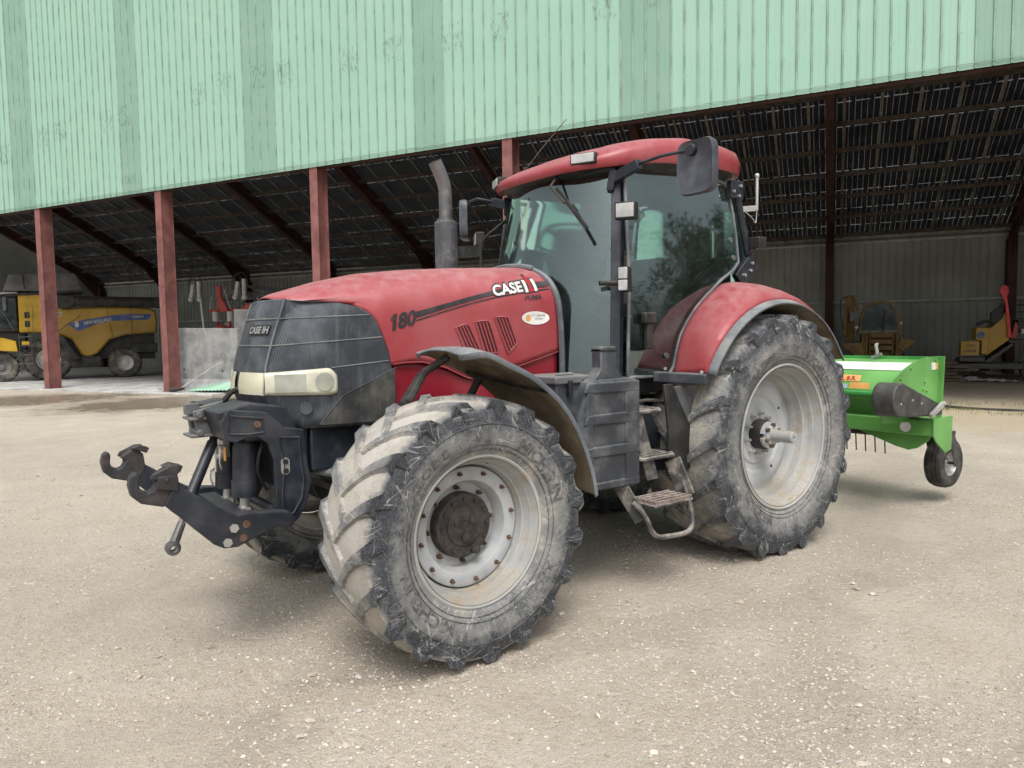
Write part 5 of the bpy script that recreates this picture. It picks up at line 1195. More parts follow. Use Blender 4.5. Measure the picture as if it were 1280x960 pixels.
# black belt guard
BG = arc(1.52, 1.095, .150, 62, 262, 18) + [(2.20, .90), (2.34, .90), (2.36, .96), (2.30, 1.01)]
mb = MB(); mb.prism(BG, -1.36, -1.16); mb.build('belt_guard', M['greyplate'], G, bevel=.012, smooth=30)
mb = MB(); mb.bar((2.04, -1.385, .915), (2.30, -1.385, 1.015), .03, .045); mb.cyl((2.29, -1.37, 1.015), (2.29, -1.41, 1.015), .018, 10); mb.build('guard_latch', M['zinc'], G, bevel=.003)
mb = MB(); [mb.cyl((x, -1.366, z), (x, -1.358, z), .012, 8) for x, z in ((1.72, 1.08), (1.9, 1.04), (1.50, 1.06))]; mb.build('guard_bolts', M['zinc'], G)
mb = MB(); mb.cyl((2.45, Y0 + .02, .70), (2.45, Y1, .70), .075, 16)
for k in range(24): y = Y0 + .08 + k * .098; a = k * 2.4; mb.bar((2.45, y, .70), (2.45 + .13 * math.cos(a), y, .70 + .13 * math.sin(a)), .02, .035)
mb.build('rotor', M['black'], G)
for k in range(20):
    y = Y0 + .30 + k * .098; mb = MB(); mb.tube([(2.36, y, .74), (2.34, y, .66), (2.34, y - .01, .47)], .0065, 6); mb.build('spring_tine', M['black'], G)
mb = MB(); mb.box(2.34, 2.40, Y0 + .1, Y1 - .1, .66, .72); mb.build('tine_bar', M['black'], G)
mb = MB(); mb.tube([(2.62, -.60, 1.41), (2.62, -.60, 1.50)], .014, 8); mb.tube([(2.60, -.62, 1.46), (2.60, -.60, 1.56), (2.63, -.60, 1.56)], .016, 8); mb.bar((2.60, -.56, 1.42), (2.60, -.66, 1.46), .03, .03); mb.build('hood_clip', M['zinc'], G)
# gauge wheel
WC = Vector((2.80, -1.20, .375)); RT = Matrix.Rotation(math.radians(-3), 3, 'Z')
wt = MB(); wt.lathe([(-.075, .13), (-.088, .18), (-.088, .215), (-.075, .238), (-.045, .250), (-.043, .243), (-.038, .243), (-.036, .252), (-.004, .254), (0, .246), (.004, .254), (.036, .252), (.038, .243), (.043, .243), (.045, .250), (.075, .238), (.088, .215), (.088, .18), (.075, .13)], n=56)
def turned(m_): m2 = MB(); m2.v = [tuple(WC + RT @ Vector(v)) for v in m_.v]; m2.f = m_.f; m2.m = m_.m; m2.attr = m_.attr; return m2
gw = turned(wt).build('gauge_wheel', M['tread'], G, smooth=30)
m_ = MB(); m_.lathe([(-.070, .135), (-.072, .125), (-.03, .11), (-.02, .05), (-.05, .04), (-.05, 1e-4)], n=36); m_.lathe([(.070, .135), (.02, .11), (.02, 1e-4)], n=36); turned(m_).build('rim', M['zinc'], gw)
m_ = MB()
m_.cyl((0, -.125, 0), (0, .125, 0), .014, 10)
for s_ in (-1, 1): m_.prism([(-.03, -.03), (.03, -.03), (.045, .05), (.0, .22), (-.06, .33), (-.12, .32), (-.10, .18)], s_ * .112, s_ * .122)
m_.box(-.16, -.02, -.12, .12, .29, .33); m_.box(-.22, -.06, -.06, .06, .30, .40); turned(m_).build('wheel_fork', M['greyplate'], G, bevel=.004)
mb = MB(); mb.tube([(2.40, -1.30, .66), (2.66, -1.22, .70)], .035, 8); mb.box(2.30, 2.48, -1.375, -1.25, .62, .70); mb.build('fork_arm', M['black'], G)

# ================================================================== things in the barn (s along the front, D inwards)
def P2(mb, poly, D0, D1): return mb.prism(poly, D0, D1, 'y')
# ---- combine harvester
H = thing('combine_harvester', 'dusty yellow combine harvester with grey grain tank cover parked inside the barn', 'combine harvester', (-.72, 32.8, 0), math.radians(-6), (0, 0, 0))
_WS = [-15, -13.2, -12, -11, -10, -9, -8, -7, -6, -5, -4, -3.5, -3]
_WU = [-3.75, -2.83, -2.22, -1.69, -1.13, -.54, .07, .71, 1.39, 2.10, 2.85, 3.24, 3.6]; _WB = [.13, .06, .01, -.03, -.07, -.11, -.15, -.20, -.25, -.30, -.35, -.38, -.40]
_WK = [.955, .968, .993, 1.015, 1.04, 1.063, 1.0875, 1.115, 1.145, 1.175, 1.205, 1.22, 1.235]
def warp(m_):                 # the harvester is drawn on its own side plane: x along its length, y away from the yard
    for i, (a, b, c) in enumerate(m_.v):
        m_.v[i] = (interp(a, _WS, _WU), (b - 3.0), c * interp(a, _WS, _WK) + interp(a, _WS, _WB))
    return m_
_build0 = MB.build
def _wb(self, name, mats, parent=None, **k):
    if not getattr(self, 'nowarp', False): warp(self)
    return _build0(self, name, mats, parent, **k)
MB.build = _wb
mb = MB(); P2(mb, [(-9.85, 2.10), (-8.50, 1.80), (-7.95, 1.14), (-7.55, 1.08), (-7.0, 1.20), (-6.25, 1.76), (-5.3, 1.94), (-3.62, 2.0), (-3.55, 2.4), (-3.62, 2.80), (-3.9, 2.93), (-4.9, 3.02), (-6.2, 3.06), (-9.4, 3.08), (-9.4, 3.72), (-11.72, 3.82), (-11.88, 2.10)], 3.0, 6.1); mb.build('body', M['cyellow'], H, bevel=.09, smooth=40)
mb = MB(); mb.box(-11.82, -9.45, 2.975, 3.0, 2.15, 3.72); mb.build('side_door', M['cyellow_cl'], H, bevel=.01)
mb = MB(); [mb.box(-11.45, -11.1, 2.955, 2.98, z, z + .26) for z in (2.72, 2.35)]; mb.build('air_vent', M['cblack'], H, bevel=.03)
mb = MB(); mb.bar((-6.35, 2.99, 3.0), (-6.05, 2.99, 1.85), .01, .02); mb.bar((-5.0, 2.99, 3.0), (-4.95, 2.99, 1.95), .01, .02); mb.bar((-9.3, 2.99, 2.15), (-7.9, 2.99, 2.75), .01, .02); mb.build('panel_seam', M['cblack'], H, smooth=0)
for a, b in (((-12.75, 3.85), (-8.0, 3.66)),):
    mb = MB(); mb.loft([[(s_, D, z) for s_, D, z in ((-12.8, 2.95, 3.93), (-7.65, 2.95, 3.70), (-7.65, 6.1, 3.70), (-12.8, 6.1, 3.93))], [(-12.4, 3.4, 4.64), (-8.1, 3.4, 4.50), (-8.1, 5.7, 4.50), (-12.4, 5.7, 4.64)]]); mb.build('grain_tank_cover', M['cgrey'], H, bevel=.03, smooth=0)
mb = MB(); mb.bar((-11.35, 2.96, 3.95), (-11.45, 3.38, 4.62), .03, .05); mb.box(-12.8, -7.65, 2.90, 2.95, 3.68, 3.78); mb.build('cover_rib', M['cblack'], H)
mb = MB(); mb.tube([(-8.6, 2.80, 3.36), (-3.4, 2.80, 3.12)], .20, 20); au = mb.build('unloading_auger', M['cblack'], H)
mb = MB(); P2(mb, [(-9.05, 3.60), (-8.15, 3.58), (-8.15, 3.12), (-9.1, 3.02)], 2.6, 3.1); mb.build('auger_elbow', M['cblack'], au, bevel=.08)
mb = MB(); P2(mb, [(-8.75, 2.43), (-7.6, 2.58), (-6.01, 2.71), (-4.9, 2.74), (-3.85, 2.71), (-4.05, 2.50), (-6.03, 2.50), (-7.0, 2.38), (-8.06, 2.12)], 2.99, 2.998); bd = mb.build('blue_band', M['cblue'], H, smooth=0)
mb = MB(); put_text(mb, 'NEW HOLLAND', lambda u, v: (-7.72 + u, 2.980, 2.36 + u * .075 + v), width=1.62, height=.15, bold=.03); put_text(mb, 'CX8070', lambda u, v: (-4.95 + u, 2.980, 2.58 + v), width=.65, height=.09, bold=.02)
mb.add([(-8.15 + .13 * math.cos(a), 2.98, 2.40 + .13 * math.sin(a)) for a in np.linspace(0, 2 * PI, 14, endpoint=False)], [tuple(range(14))]); mb.build('side_lettering', M['cwhite'], bd, smooth=0, recalc=False)
mb = MB(); P2(mb, [(-9.80, 2.75), (-9.05, 2.75), (-9.05, 2.92), (-9.80, 2.92)], 2.985, 2.993); bd2 = mb.build('dealer_plate', M['cwhite'], H, smooth=0)
mb = MB(); put_text(mb, 'DUCHENE', lambda u, v: (-9.74 + u, 2.978, 2.79 + v), width=.62, height=.09, bold=.02); mb.build('plate_lettering', M['cblack'], bd2, smooth=0, recalc=False)
mb = MB(); P2(mb, [(-9.7, 2.0), (-9.4, 2.05), (-8.9, 1.85), (-8.4, 1.3), (-8.0, 1.0), (-8.5, .95), (-8.8, 1.25), (-9.2, 1.62), (-9.8, 1.80)], 2.7, 3.05); mb.build('wheel_arch', M['cblack'], H, bevel=.03)
mb = MB(); mb.box(-8.75, -6.8, 3.05, 6.0, .68, 1.12); mb.box(-9.5, -3.7, 3.4, 5.8, 1.0, 1.98); mb.box(-14.5, -11.5, 3.3, 5.9, 1.3, 2.1); mb.box(-5.0, -3.6, 3.1, 3.4, 1.25, 1.6); mb.build('chassis', M['cblack'], H, bevel=.02)
def cwheel(s0, D0, R, w, rr_, name):
    mb = MB(); mb.nowarp = True; mb.lathe([(-w / 2 + .03, rr_), (-w / 2, R * .72), (-w / 2 + .02, R * .90), (-w / 2 + .10, R * .955), (w / 2 - .10, R * .955), (w / 2, R * .86), (w / 2, rr_)], (s0, D0, R), 40)
    for k in range(20):
        for sd in (-1, 1):
            a = 2 * PI * (k + .5 * (sd > 0)) / 20; a2 = a + .16; q = []
            for (aa, yy) in ((a, 0), (a2, sd * w * .47)):
                for da in (-.035, .035):
                    for rad in (R * .93, R): q.append((s0 - rad * math.cos(aa + da), D0 + yy, R + rad * math.sin(aa + da)))
            mb.add(q, [(0, 1, 3, 2), (4, 6, 7, 5), (0, 4, 5, 1), (2, 3, 7, 6), (1, 5, 7, 3)])
    o = mb.build(name, dusty('combine_tyre', (.05, .048, .045), .8, (.26, .23, .19), .75, .3, 3), H, smooth=35)
    mb = MB(); mb.nowarp = True; mb.lathe([(-w / 2 + .02, rr_), (-w / 2 + .05, rr_ * .9), (-w / 2 + .16, rr_ * .82), (-w / 2 + .20, rr_ * .4), (-w / 2 + .12, rr_ * .36), (-w / 2 + .10, 1e-3)], (s0, D0, R), 32); mb.build('rim', M['cgrey'] if name == 'header_wheel' else M['cwhite'], o)
cwheel(-1.15, .42, .93, .65, .46, 'front_wheel'); cwheel(1.80, .35, .70, .45, .34, 'rear_wheel'); cwheel(-2.85, .3, .66, .4, .34, 'header_wheel')
c_ = None
mb = MB(); mb.box(-13.6, -11.9, 3.15, 5.9, 2.15, 3.75); cb = mb.build('driver_cab', M['cblack'], H, bevel=.05)
mb = MB(); mb.box(-13.4, -12.0, 3.13, 3.148, 2.3, 3.6); mb.build('cab_window', M['darkglass'], cb); mb = MB(); mb.box(-13.8, -11.8, 3.0, 6.0, 3.76, 3.86); mb.build('cab_roof', M['cwhite'], cb, bevel=.03)
mb = MB(); mb.box(-12.85, -12.6, 2.7, 2.8, 3.05, 3.65); mb.bar((-12.7, 2.75, 3.6), (-12.5, 3.1, 3.75), .03, .03); mb.build('wing_mirror', M['greymetal'], H, bevel=.03)
mb = MB()
for s_ in (-11.88, -11.05): mb.tube([(s_, 2.72, .38), (s_, 2.72, 2.05)], .025, 6)
for k in range(5): mb.box(-11.88, -11.05, 2.62, 2.86, .40 + k * .38, .43 + k * .38)
mb.tube([(-11.25, 2.74, 2.0), (-11.2, 2.74, 3.1)], .02, 6); mb.tube([(-10.9, 2.80, 2.0), (-10.88, 2.80, 3.2)], .02, 6)
mb.tube(smooth_path([(-13.6, 2.72, 2.1), (-13.55, 2.72, 3.1), (-12.9, 2.72, 3.0), (-12.2, 2.72, 2.2)]), .022, 6); mb.build('access_ladder', M['greymetal'], H)
mb = MB(); mb.box(-11.7, -11.2, 2.66, 2.70, 1.60, 1.74); mb.build('ladder_plate', M['cyellow_cl'], H)
mb = MB(); P2(mb, [(-14.4, 1.35), (-12.0, 1.30), (-12.1, 1.75), (-13.0, 1.9), (-14.2, 1.92)], 2.9, 5.9); mb.build('feeder_house', M['cyellow_cl'], H, bevel=.03)

MB.build = _build0
# ---- concrete wall elements
CB = bthing('concrete_wall_block', 'low grey L shaped concrete wall element beside the second red post', 'wall element', .9, .9)
mb = MB(); mb.prism([(-.80, 0), (2.54, 0), (2.54, 2.05), (-.82, 2.12)], .86, 1.0); mb.build('wall_face', M['concrete'], CB, bevel=.015, smooth=0)
mb = MB(); mb.box(-.72, 2.53, .50, .858, 0, .12); mb.prism([(.858, .12), (.858, .42), (.62, .12)], -.50, 2.32, 'x'); mb.build('wall_foot', M['concrete'], CB, bevel=.03, smooth=0)
mb = MB(); [mb.cyl((s_, .85, z), (s_, .862, z), .035, 12) for s_, z in ((.15, .72), (1.85, .68))]; mb.build('anchor_hole', M['cblack'], CB)
CB2 = bthing('concrete_wall_block', 'taller upright concrete wall element standing behind the low one', 'wall element', 1.6, 2.9)
mb = MB(); mb.prism([(.50, 0), (3.1, 0), (3.1, 2.72), (.48, 2.76)], 2.8, 2.95); mb.box(.48, .60, 1.5, 2.8, 0, .5); mb.build('wall_face', M['concrete'], CB2, bevel=.02, smooth=0)
CS = bthing('corrugated_sheet', 'loose pale green corrugated metal sheet lying against the concrete foot', 'metal sheet', 1.4, .4)
mb = MB(); rows = []
for i in range(25):
    u = i / 24; rows.append([(1.0 + u * 1.7 + .15 * v, .05 + v * .62 + .1 * u, .06 + (.03 if i % 2 else 0) + u * .22 * (v + .2) + .10 * v) for v in (0, .33, .66, 1)])
mb.grid(rows); mb.build('sheet', M['greensheet'], CS, smooth=0, solid=.004)
PB = bthing('shovel', 'worn shovel lying with its pale handle raised over the green sheet', 'shovel', .5, .2)
mb = MB(); mb.tube([(.98, .0, .20), (2.3, .35, .98)], .016, 8); mb.build('handle', M['cwhite'], PB); mb = MB(); mb.prism([(.42, .16), (.66, .05), (1.0, .12), (1.0, .18), (.66, .16)], -.12, .10); mb.build('blade', M['black'], PB, bevel=.02)

# ---- crop sprayer behind the concrete
S = bthing('crop_sprayer', 'red crop sprayer with folded booms behind the concrete wall elements', 'sprayer', -2.6, 6.5)
mb = MB(); mb.box(-4.3, -1.0, 6.2, 6.3, 2.88, 2.98); mb.box(-4.3, -1.0, 7.4, 7.5, 2.88, 2.98); mb.box(-4.2, -1.1, 6.2, 7.5, .9, 1.05); [mb.box(s_, s_ + .08, 6.2, 6.28, .9, 2.9) for s_ in (-3.9, -3.2, -2.0, -1.2)]; mb.build('frame', M['bred'], S)
mb = MB(); mb.prism([(-3.80, 2.85), (-3.10, 2.85), (-3.30, 3.25), (-3.45, 3.40), (-3.50, 3.95), (-3.75, 3.95), (-3.72, 3.3)], 6.1, 6.2); mb.prism([(-2.3, 2.80), (-1.75, 2.80), (-1.75, 3.05), (-2.0, 3.2), (-2.3, 3.05)], 6.1, 6.2); mb.build('boom_bracket', M['bred'], S, bevel=.03, smooth=0)
mb = MB(); mb.lathe([(-1.2, .3), (-1.1, .55), (0, .62), (1.1, .55), (1.2, .3)], (-2.6, 6.9, 2.05), 24, axis='x'); mb.build('tank', M['cwhite'], S)
mb = MB(); mb.ball((-3.4, 6.0, 1.9), .42, 16); mb.ball((-2.5, 6.0, 1.95), .36, 16); mb.build('small_tank', M['bred'], S)
mb = MB(); mb.lathe([(-.2, .3), (-.2, .7), (.2, .7), (.2, .3)], (-2.5, 6.2, .7), 28); mb.build('wheel', M['tread'], S)
for k, s_ in enumerate((-4.75, -2.25)):
    mb = MB(); mb.tube([(s_ - .25, 5.95, 3.45), (s_ - .1, 5.95, 4.05)], .085, 10); mb.tube([(s_ + .22, 5.95, 3.42), (s_ + .22, 5.95, 4.15)], .085, 10); mb.ball((s_ - .28, 5.95, 3.42), .12); mb.ball((s_ + .22, 5.95, 3.40), .12)
    nz = mb.build('boom_cylinder', M['cwhite'], S)
    mb = MB(); mb.tube(smooth_path([(s_ - .25, 5.9, 4.0), (s_ - .15, 5.9, 4.32), (s_ + .2, 5.9, 4.4), (s_ + .45, 5.9, 4.1), (s_ + .4, 5.9, 3.7)]), .02, 6); mb.tube(smooth_path([(s_ - .35, 5.95, 3.7), (s_ - .3, 5.9, 4.2), (s_ + .05, 5.9, 4.3), (s_ + .1, 5.9, 3.6)]), .018, 6); mb.build('hose', M['cblack'], nz)
mb = MB()
for k in range(9):
    a_ = -1.9 + .18 * k; mb.tube([(a_ - .6, 6.3 + .1 * k, 3.95 - .02 * k), (a_ + 2.4, 6.9 + .1 * k, 3.0 + .03 * k)], .03, 6)
    mb.tube([(-4.4 + .2 * k, 6.5, 3.3 + .05 * k), (-3.6 + .42 * k, 6.6, 3.35)], .022, 6)
mb.build('folded_boom', M['greymetal'], S)
for k in range(10):
    mb = MB(); s1 = -4.1 + .33 * k; mb.tube([(s1, 6.1 + .05 * k, 2.95), (s1 + .5 * math.sin(k * 1.9), 6.2, 3.55 + .25 * math.sin(k * 2.7))], .022, 6); mb.build('boom_strut', M['pipe'] if k % 3 == 0 else M['greymetal'], S)
for s1, r1 in ((-3.7, .13), (-1.6, .16), (-2.9, .12)):
    mb = MB(); mb.cyl((s1, 6.0, 2.45), (s1, 6.0, 2.85), r1, 14); mb.build('filter_housing', M['cwhite'], S)
mb = MB(); mb.tube([(-4.42, 5.9, 3.45), (-4.26, 5.9, 1.9)], .045, 8); mb.build('white_pole', M['cwhite'], S)

# ---- backhoe loader at the back wall
K = bthing('backhoe_loader', 'old rusty yellow backhoe loader with windowed cab parked against the back wall', 'backhoe loader', 21.4, 12.5)
CABP = [(20.78, 1.55), (20.86, 2.25), (20.98, 2.58), (21.45, 2.70), (21.80, 2.66), (21.98, 2.30), (22.12, 1.75), (22.10, 1.55)]
mb = MB(); mb.frame(CABP, .065, 12.0, 12.1); mb.frame(CABP, .065, 13.3, 13.4); mb.prism([(20.98, 2.58), (21.45, 2.72), (21.82, 2.67), (21.82, 2.60), (21.45, 2.62), (21.0, 2.52)], 12.1, 13.3); cbk = mb.build('cab_frame', M['byellow'], K, smooth=0)
mb = MB(); mb.prism([(20.86, 1.6), (20.92, 2.25), (21.02, 2.52), (21.45, 2.62), (21.75, 2.60), (21.92, 2.27), (22.04, 1.75), (22.04, 1.6)], 12.04, 12.05); mb.build('cab_window', M['darkglass'], cbk, smooth=0); mb = MB(); mb.tube([(21.55, 12.02, 1.62), (21.60, 12.02, 2.42)], .03, 6); mb.build('wiper_post', M['cblack'], cbk)
mb = MB(); mb.box(20.9, 22.0, 12.1, 14.8, .75, 1.55); mb.box(20.75, 22.15, 12.2, 14.5, .55, .9); mb.build('body', M['byellow'], K, bevel=.03)
mb = MB()
for z0, z1 in ((1.42, 1.58), (1.20, 1.36), (.98, 1.14)): mb.box(21.18, 21.84, 11.75, 11.95, z0, z1)
mb.box(21.12, 21.18, 11.8, 11.95, .85, 1.6); mb.box(21.84, 21.9, 11.8, 11.95, .85, 1.6); mb.build('grille', M['byellow'], K, bevel=.012)
for s_ in (20.95, 22.02):
    mb = MB(); mb.box(s_ - .06, s_ + .0, 11.7, 11.85, .7, 1.52); mb.box(s_ + .06, s_ + .12, 11.7, 11.85, .7, 1.5); mb.cyl((s_ + .03, 11.72, .7), (s_ + .03, 11.72, 1.3), .03, 8); mb.build('loader_ram', M['byellow'], K, bevel=.01)
mb = MB(); mb.prism([(20.2, 1.22), (20.9, 1.26), (21.0, .80), (20.75, .72)], 11.6, 12.2); mb.build('bucket_side', M['byellow'], K, bevel=.01, smooth=0); mb = MB(); mb.prism([(22.0, 1.10), (22.10, 1.38), (22.55, 1.34), (22.5, 1.2), (22.15, .95)], 11.6, 12.2); mb.build('bucket_side', M['byellow'], K, bevel=.01, smooth=0)
mb = MB(); mb.box(20.36, 20.66, 12.6, 12.9, 1.3, 2.96); mb.box(20.28, 20.42, 12.4, 12.6, 1.5, 2.6); mb.bar((20.62, 12.5, 2.85), (20.78, 12.5, 2.4), .05, .1); ba = mb.build('digger_arm', M['byellow'], K, bevel=.03)
mb = MB(); mb.tube(smooth_path([(20.42, 12.4, 2.9), (20.2, 12.4, 2.8), (20.2, 12.4, 2.2), (20.3, 12.4, 1.7)]), .02, 6); mb.build('hose', M['cblack'], ba)
mb = MB(); mb.box(20.50, 20.66, 12.3, 12.36, 2.02, 2.36); mb.bar((20.6, 12.3, 2.35), (20.85, 12.3, 2.3), .02, .02); mb.build('wing_mirror', M['greymetal'], K, bevel=.02)
for s_, z_ in ((20.72, 1.80), (22.12, 1.92)):
    mb = MB(); mb.cyl((s_, 11.9, z_), (s_, 12.02, z_), .055, 14); mb.build('headlamp', M['worklight'], K)
for s_ in (20.75, 22.15):
    for D_, R_ in ((12.4, .42), (14.1, .62)):
        mb = MB(); mb.lathe([(-.13, .2), (-.13, R_), (.13, R_), (.13, .2)], (s_, D_, R_), 28, axis='x'); mb.build('wheel', M['tread'], K)

# ---- yellow machine on a dark frame at the right
Y = bthing('yellow_drill', 'yellow machine with raised red marker arm on a dark steel frame by the wall', 'farm machine', 24.8, 11)
mb = MB(); mb.prism([(24.50, .80), (24.52, 1.68), (24.62, 1.72), (24.90, 2.0), (24.98, 2.22), (25.08, 1.9), (25.12, 1.32), (24.85, 1.10)], 10.9, 12.1); hp = mb.build('hopper', M['cyellow'], Y, bevel=.02, smooth=0)
mb = MB(); mb.prism([(24.20, 1.72), (24.55, 1.72), (24.55, .86), (24.36, .86), (24.36, 1.3), (24.20, 1.32)], 10.85, 11.8); mb.build('hopper', M['cyellow'], Y, bevel=.02, smooth=0)
mb = MB(); mb.prism(arc(24.33, 1.48, .11, 0, 360, 16)[:-1], 10.83, 10.845); mb.build('blue_badge', M['cblue'], Y, smooth=0)
mb = MB(); mb.box(23.79, 24.31, 10.9, 11.4, .82, 1.28); yb = mb.build('yellow_box', M['cyellow'], Y, bevel=.01)
mb = MB(); put_text(mb, '2003', lambda u, v: (23.93 + u, 10.895, 1.10 + v), width=.24, height=.08, bold=.02); put_text(mb, 'AGRISEM', lambda u, v: (23.88 + u, 10.895, .93 + v), width=.34, height=.08, bold=.02); mb.build('box_lettering', M['cblack'], yb, smooth=0, recalc=False)
mb = MB(); mb.tube(smooth_path([(24.22, 10.95, 1.80), (24.45, 10.95, 1.92), (24.7, 10.95, 1.80), (24.6, 10.95, 1.65)]), .05, 8); mb.prism([(24.62, 1.85), (24.64, 2.20), (24.93, 2.45), (24.95, 2.05), (24.75, 1.8)], 11.0, 11.3); mb.build('black_cover', M['cblack'], Y, smooth=0)
mb = MB(); mb.prism([(24.96, 2.5), (25.03, 2.5), (25.10, 1.9), (25.16, 1.4), (25.06, 1.4), (25.02, 1.9)], 10.8, 10.86); mb.prism([(24.95, 2.50), (24.85, 2.78), (24.80, 2.85), (24.83, 3.0), (24.93, 3.06), (25.03, 3.0), (25.05, 2.82), (25.0, 2.72), (25.03, 2.50)], 10.8, 10.86); mb.build('marker_arm', M['brightred'], Y, smooth=0)
mb = MB(); mb.prism([(25.15, 1.35), (25.25, 1.9), (25.33, 1.75), (25.28, 1.4)], 10.8, 10.86); mb.build('red_fin', M['bred'], Y, smooth=0)
mb = MB(); mb.box(23.75, 24.46, 10.8, 11.6, .62, .76); mb.box(23.2, 26.5, 10.7, 10.9, .39, .56); mb.box(23.2, 26.5, 11.9, 12.1, .39, .56); mb.prism([(24.45, .62), (25.2, 1.22), (25.25, 1.15), (24.6, .58)], 10.9, 12.0); [mb.tube([(25.3 + .18 * k, 10.9, .5), (25.6 + .16 * k, 11.0, 1.2)], .04, 8) for k in range(4)]
mb.box(25.1, 26.6, 10.9, 12.1, 1.22, 1.30); mb.build('tool_frame', M['greyplate'], Y, bevel=.01)
mb = MB(); mb.box(25.35, 26.6, 10.95, 11.9, 1.75, 1.95); mb.box(25.3, 26.5, 11.0, 11.8, 1.55, 1.72)
[mb.tube([(25.0, 10.95, z), (26.6, 10.95, z)], .018, 6) for z in (2.42, 2.2, 1.98)]; mb.tube([(25.55, 10.95, 1.3), (25.55, 10.95, 2.42)], .02, 6); mb.build('stacked_rails', M['cblack'], Y)
mb = MB(); mb.box(25.42, 25.7, 10.85, 10.95, 1.50, 1.66); mb.build('pale_block', M['cwhite'], Y, bevel=.02)
for s_, D_ in ((25.8, 10.95), (24.0, 12.0)):
    mb = MB(); mb.lathe([(-.12, .15), (-.14, .36), (.14, .36), (.12, .15)], (s_, D_, .36), 24); mb.build('wheel', M['tread'], Y)
# timber piles and the plastic sheet
def stack(name, label, s0, D0, n, L, ang, z0=0):
    o = bthing(name, label, 'timber', s0, D0)
    for k in range(n):
        mb = MB(); a = math.radians(ang + 4 * math.sin(k * 2.3)); cx, cy = s0 + .3 * math.sin(k * 1.7), D0 + .22 * (k % 4); dz = .11 * (k // 4)
        R_ = Matrix.Rotation(a, 3, 'Z'); mb.obox((cx, cy, z0 + .05 + dz), (L * (1 - .12 * (k % 3)), .19, .09), R_); mb.build('beam', M['wood'], o, smooth=0)
    return o
stack('timber_stack', 'stack of dark weathered beams on the barn floor before the backhoe loader', 21.6, 10.3, 24, 4.6, -2)
stack('timber_stack', 'low pile of dark weathered beams lying near the pale plastic sheet', 22.9, 12.3, 14, 3.8, 3)
TP = bthing('plastic_sheet', 'crumpled pale plastic sheet lying on the floor near the yellow machine', 'sheet', 24.4, 10.4)
mb = MB(); rows = []; R_ = np.random.default_rng(4)
for i in range(26):
    rows.append([(23.7 + i * .065 + .03 * R_.normal(), 10.1 + j * .07, max(.004, .02 + .15 * math.exp(-((i - 5) / 4.) ** 2) * (1 - abs(j - 5) / 6) + .07 * math.exp(-((i - 15) / 6.) ** 2) * (1 - abs(j - 5) / 6) + .018 * R_.normal())) for j in range(11)])
mb.grid(rows); mb.build('sheet', M['tarp'], TP, smooth=25)
HS = bthing('hose', 'dark hose snaking over the earth at the right edge of the yard', 'hose', 22.6, 1.2)
mb = MB(); pts = [(21.4, 2.3), (21.8, 1.9), (22.1, 1.6), (22.4, 1.25), (22.8, 1.1), (23.3, .9), (23.8, .9), (24.4, .6), (25.2, .5)]
mb.tube(smooth_path([(s_, D_, .012) for s_, D_ in pts]), .018, 6); mb.tube(smooth_path([(s_ + .1, D_ + .12 + .05 * math.sin(s_ * 6), .012) for s_, D_ in pts]), .018, 6); mb.build('hose_run', M['cblack'], HS)
# grass tufts
def grass_mat(n_, c1, c2):
    t = NT(n_); g_ = t.n('ShaderNodeNewGeometry'); t.l(t.mix(g_.outputs['Random Per Island'], c1, c2), t.b.inputs['Base Color']); t.b.inputs['Roughness'].default_value = .8; return t.m
M['grass'] = grass_mat('short_grass', (.06, .11, .02), (.20, .20, .06)); M['straw'] = grass_mat('straw', (.42, .35, .18), (.62, .55, .36))
R_ = np.random.default_rng(8); mb = MB(); ms_ = MB()
for cx, cy, rad, n in ((21.8, 2.2, .5, 600), (22.3, .9, .35, 260), (23.5, .2, .5, 260), (21.2, .3, .3, 120), (24.4, 2.4, .7, 300), (20.6, 1.6, .35, 160)):
    for k in range(n):
        p = BW(cx + R_.normal() * rad, cy + R_.normal() * rad * .45); h = .03 + .06 * R_.random(); a = R_.random() * 6.28; w_ = .004; ln = R_.normal() * .03
        mb.add([(p.x + w_ * math.cos(a), p.y + w_ * math.sin(a), 0), (p.x - w_ * math.cos(a), p.y - w_ * math.sin(a), 0), (p.x + ln, p.y + ln * .5, h)], [(0, 1, 2)])
o = mb.build('grass', M['grass'], None, smooth=0, recalc=False); tag(o, 'sparse short grass tufts at the right hand edge of the yard', 'grass', kind='stuff')
for k in range(2600):
    s_ = 17 + 9 * R_.random(); D_ = -7.5 + 9 * R_.random(); p = BW(s_, D_)
    if R_.random() > max(0, 1 - (abs(s_ - 22.5) / 4.5)) + .1: continue
    a = R_.random() * 6.28; L_ = .02 + .05 * R_.random(); dx, dy = L_ * math.cos(a), L_ * math.sin(a)
    ms_.add([(p.x, p.y, .004), (p.x - dy * .06, p.y + dx * .06, .006), (p.x + dx, p.y + dy, .008)], [(0, 1, 2)])
o = ms_.build('straw', M['straw'], None, smooth=0, recalc=False); tag(o, 'loose bits of straw strewn over the yard by the mulcher', 'straw', kind='stuff')

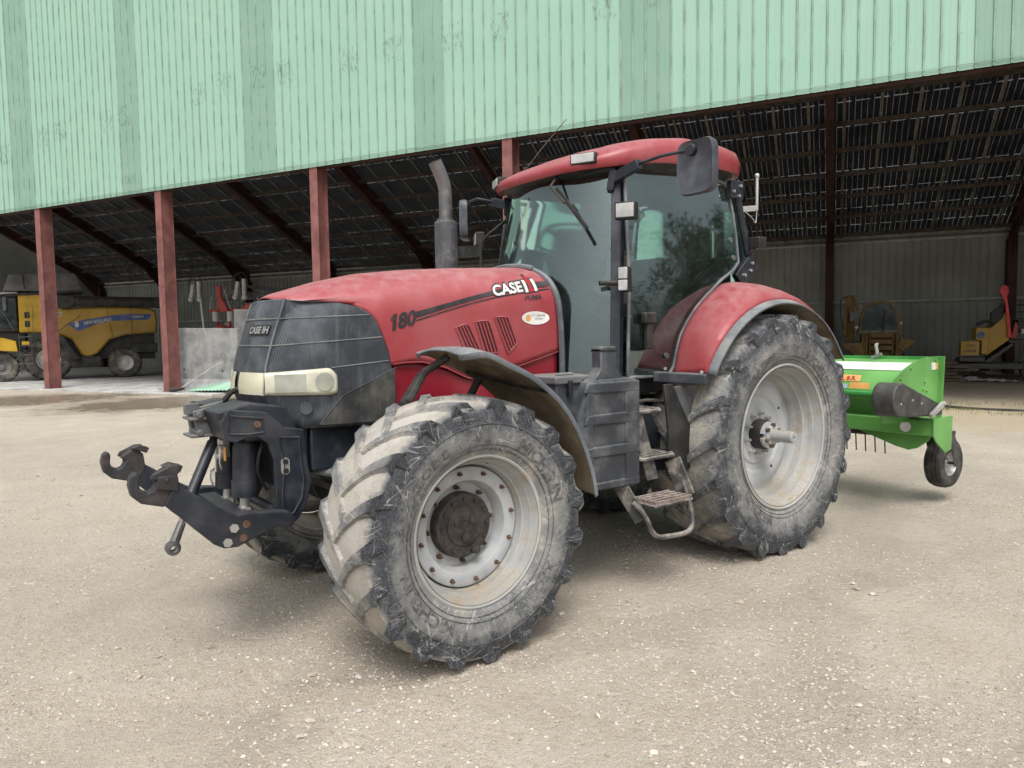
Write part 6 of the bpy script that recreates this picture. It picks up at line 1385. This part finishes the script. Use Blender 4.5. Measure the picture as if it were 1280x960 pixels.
# ---- invented trees out of view, added to darken the reflection in the door glass
def leaf_mat():
    t = NT('dark_foliage'); g_ = t.n('ShaderNodeNewGeometry'); t.l(t.mix(g_.outputs['Random Per Island'], (.025, .05, .018), (.07, .11, .035)), t.b.inputs['Base Color']); t.b.inputs['Roughness'].default_value = .7; return t.m
M['leaf'] = leaf_mat(); R_ = np.random.default_rng(21)
wh = ('first', 'second', 'third', 'fourth', 'fifth', 'sixth')
tree0 = None
for k in range(6):
    px_, py_ = 34 + k * 1.5, -26.0 + k * 4.6
    o = thing('added_oak', 'added oak out of view that darkens the door glass reflection, %s in the row' % wh[k], 'tree', (px_, py_, -.05), k * 1.1, (0, 0, 0), group='added oaks that darken the cab glass reflection')
    if tree0 is None:
        mb = MB(); mb.tube([(0, 0, 0), (.1, 0, 2), (0, .1, 4.5), (.2, 0, 8)], [.42, .32, .26, .1], 10)
        for q in range(7): a = q * .9; mb.tube([(0, 0, 2.6 + q * .5), (1.8 * math.cos(a), 1.8 * math.sin(a), 4.4 + q * .6), (3.0 * math.cos(a), 3.0 * math.sin(a), 5.8 + q * .6)], [.14, .09, .03], 6)
        tr0 = mb.build('trunk', M['wood'], o)
        mb = MB(); cl = [(R_.normal(0, 1.9), R_.normal(0, 1.9), 5.6 + R_.normal(0, 1.9), .9 + R_.random() * .9) for _ in range(34)]
        for (cx, cy, cz, cr_) in cl:
            for _ in range(150):
                d = R_.normal(size=3); d /= np.linalg.norm(d); c = Vector((cx, cy, cz)) + Vector(d) * cr_ * (.6 + .45 * R_.random()); u = Vector(R_.normal(size=3)).normalized() * .13; v = Vector(R_.normal(size=3)).cross(u).normalized() * .10
                mb.add([c - u, c + v, c + u, c - v], [(0, 1, 2, 3)])
        cr0 = mb.build('crown', M['leaf'], o, smooth=0, recalc=False); tree0 = o; o.scale = (1.6, 1.6, 1.9)
    else:
        for ch in (tr0, cr0): c = ch.copy(); COL.objects.link(c); c.parent = o
        o.scale = (1.6, 1.6, 1.8 + .06 * (k % 3))
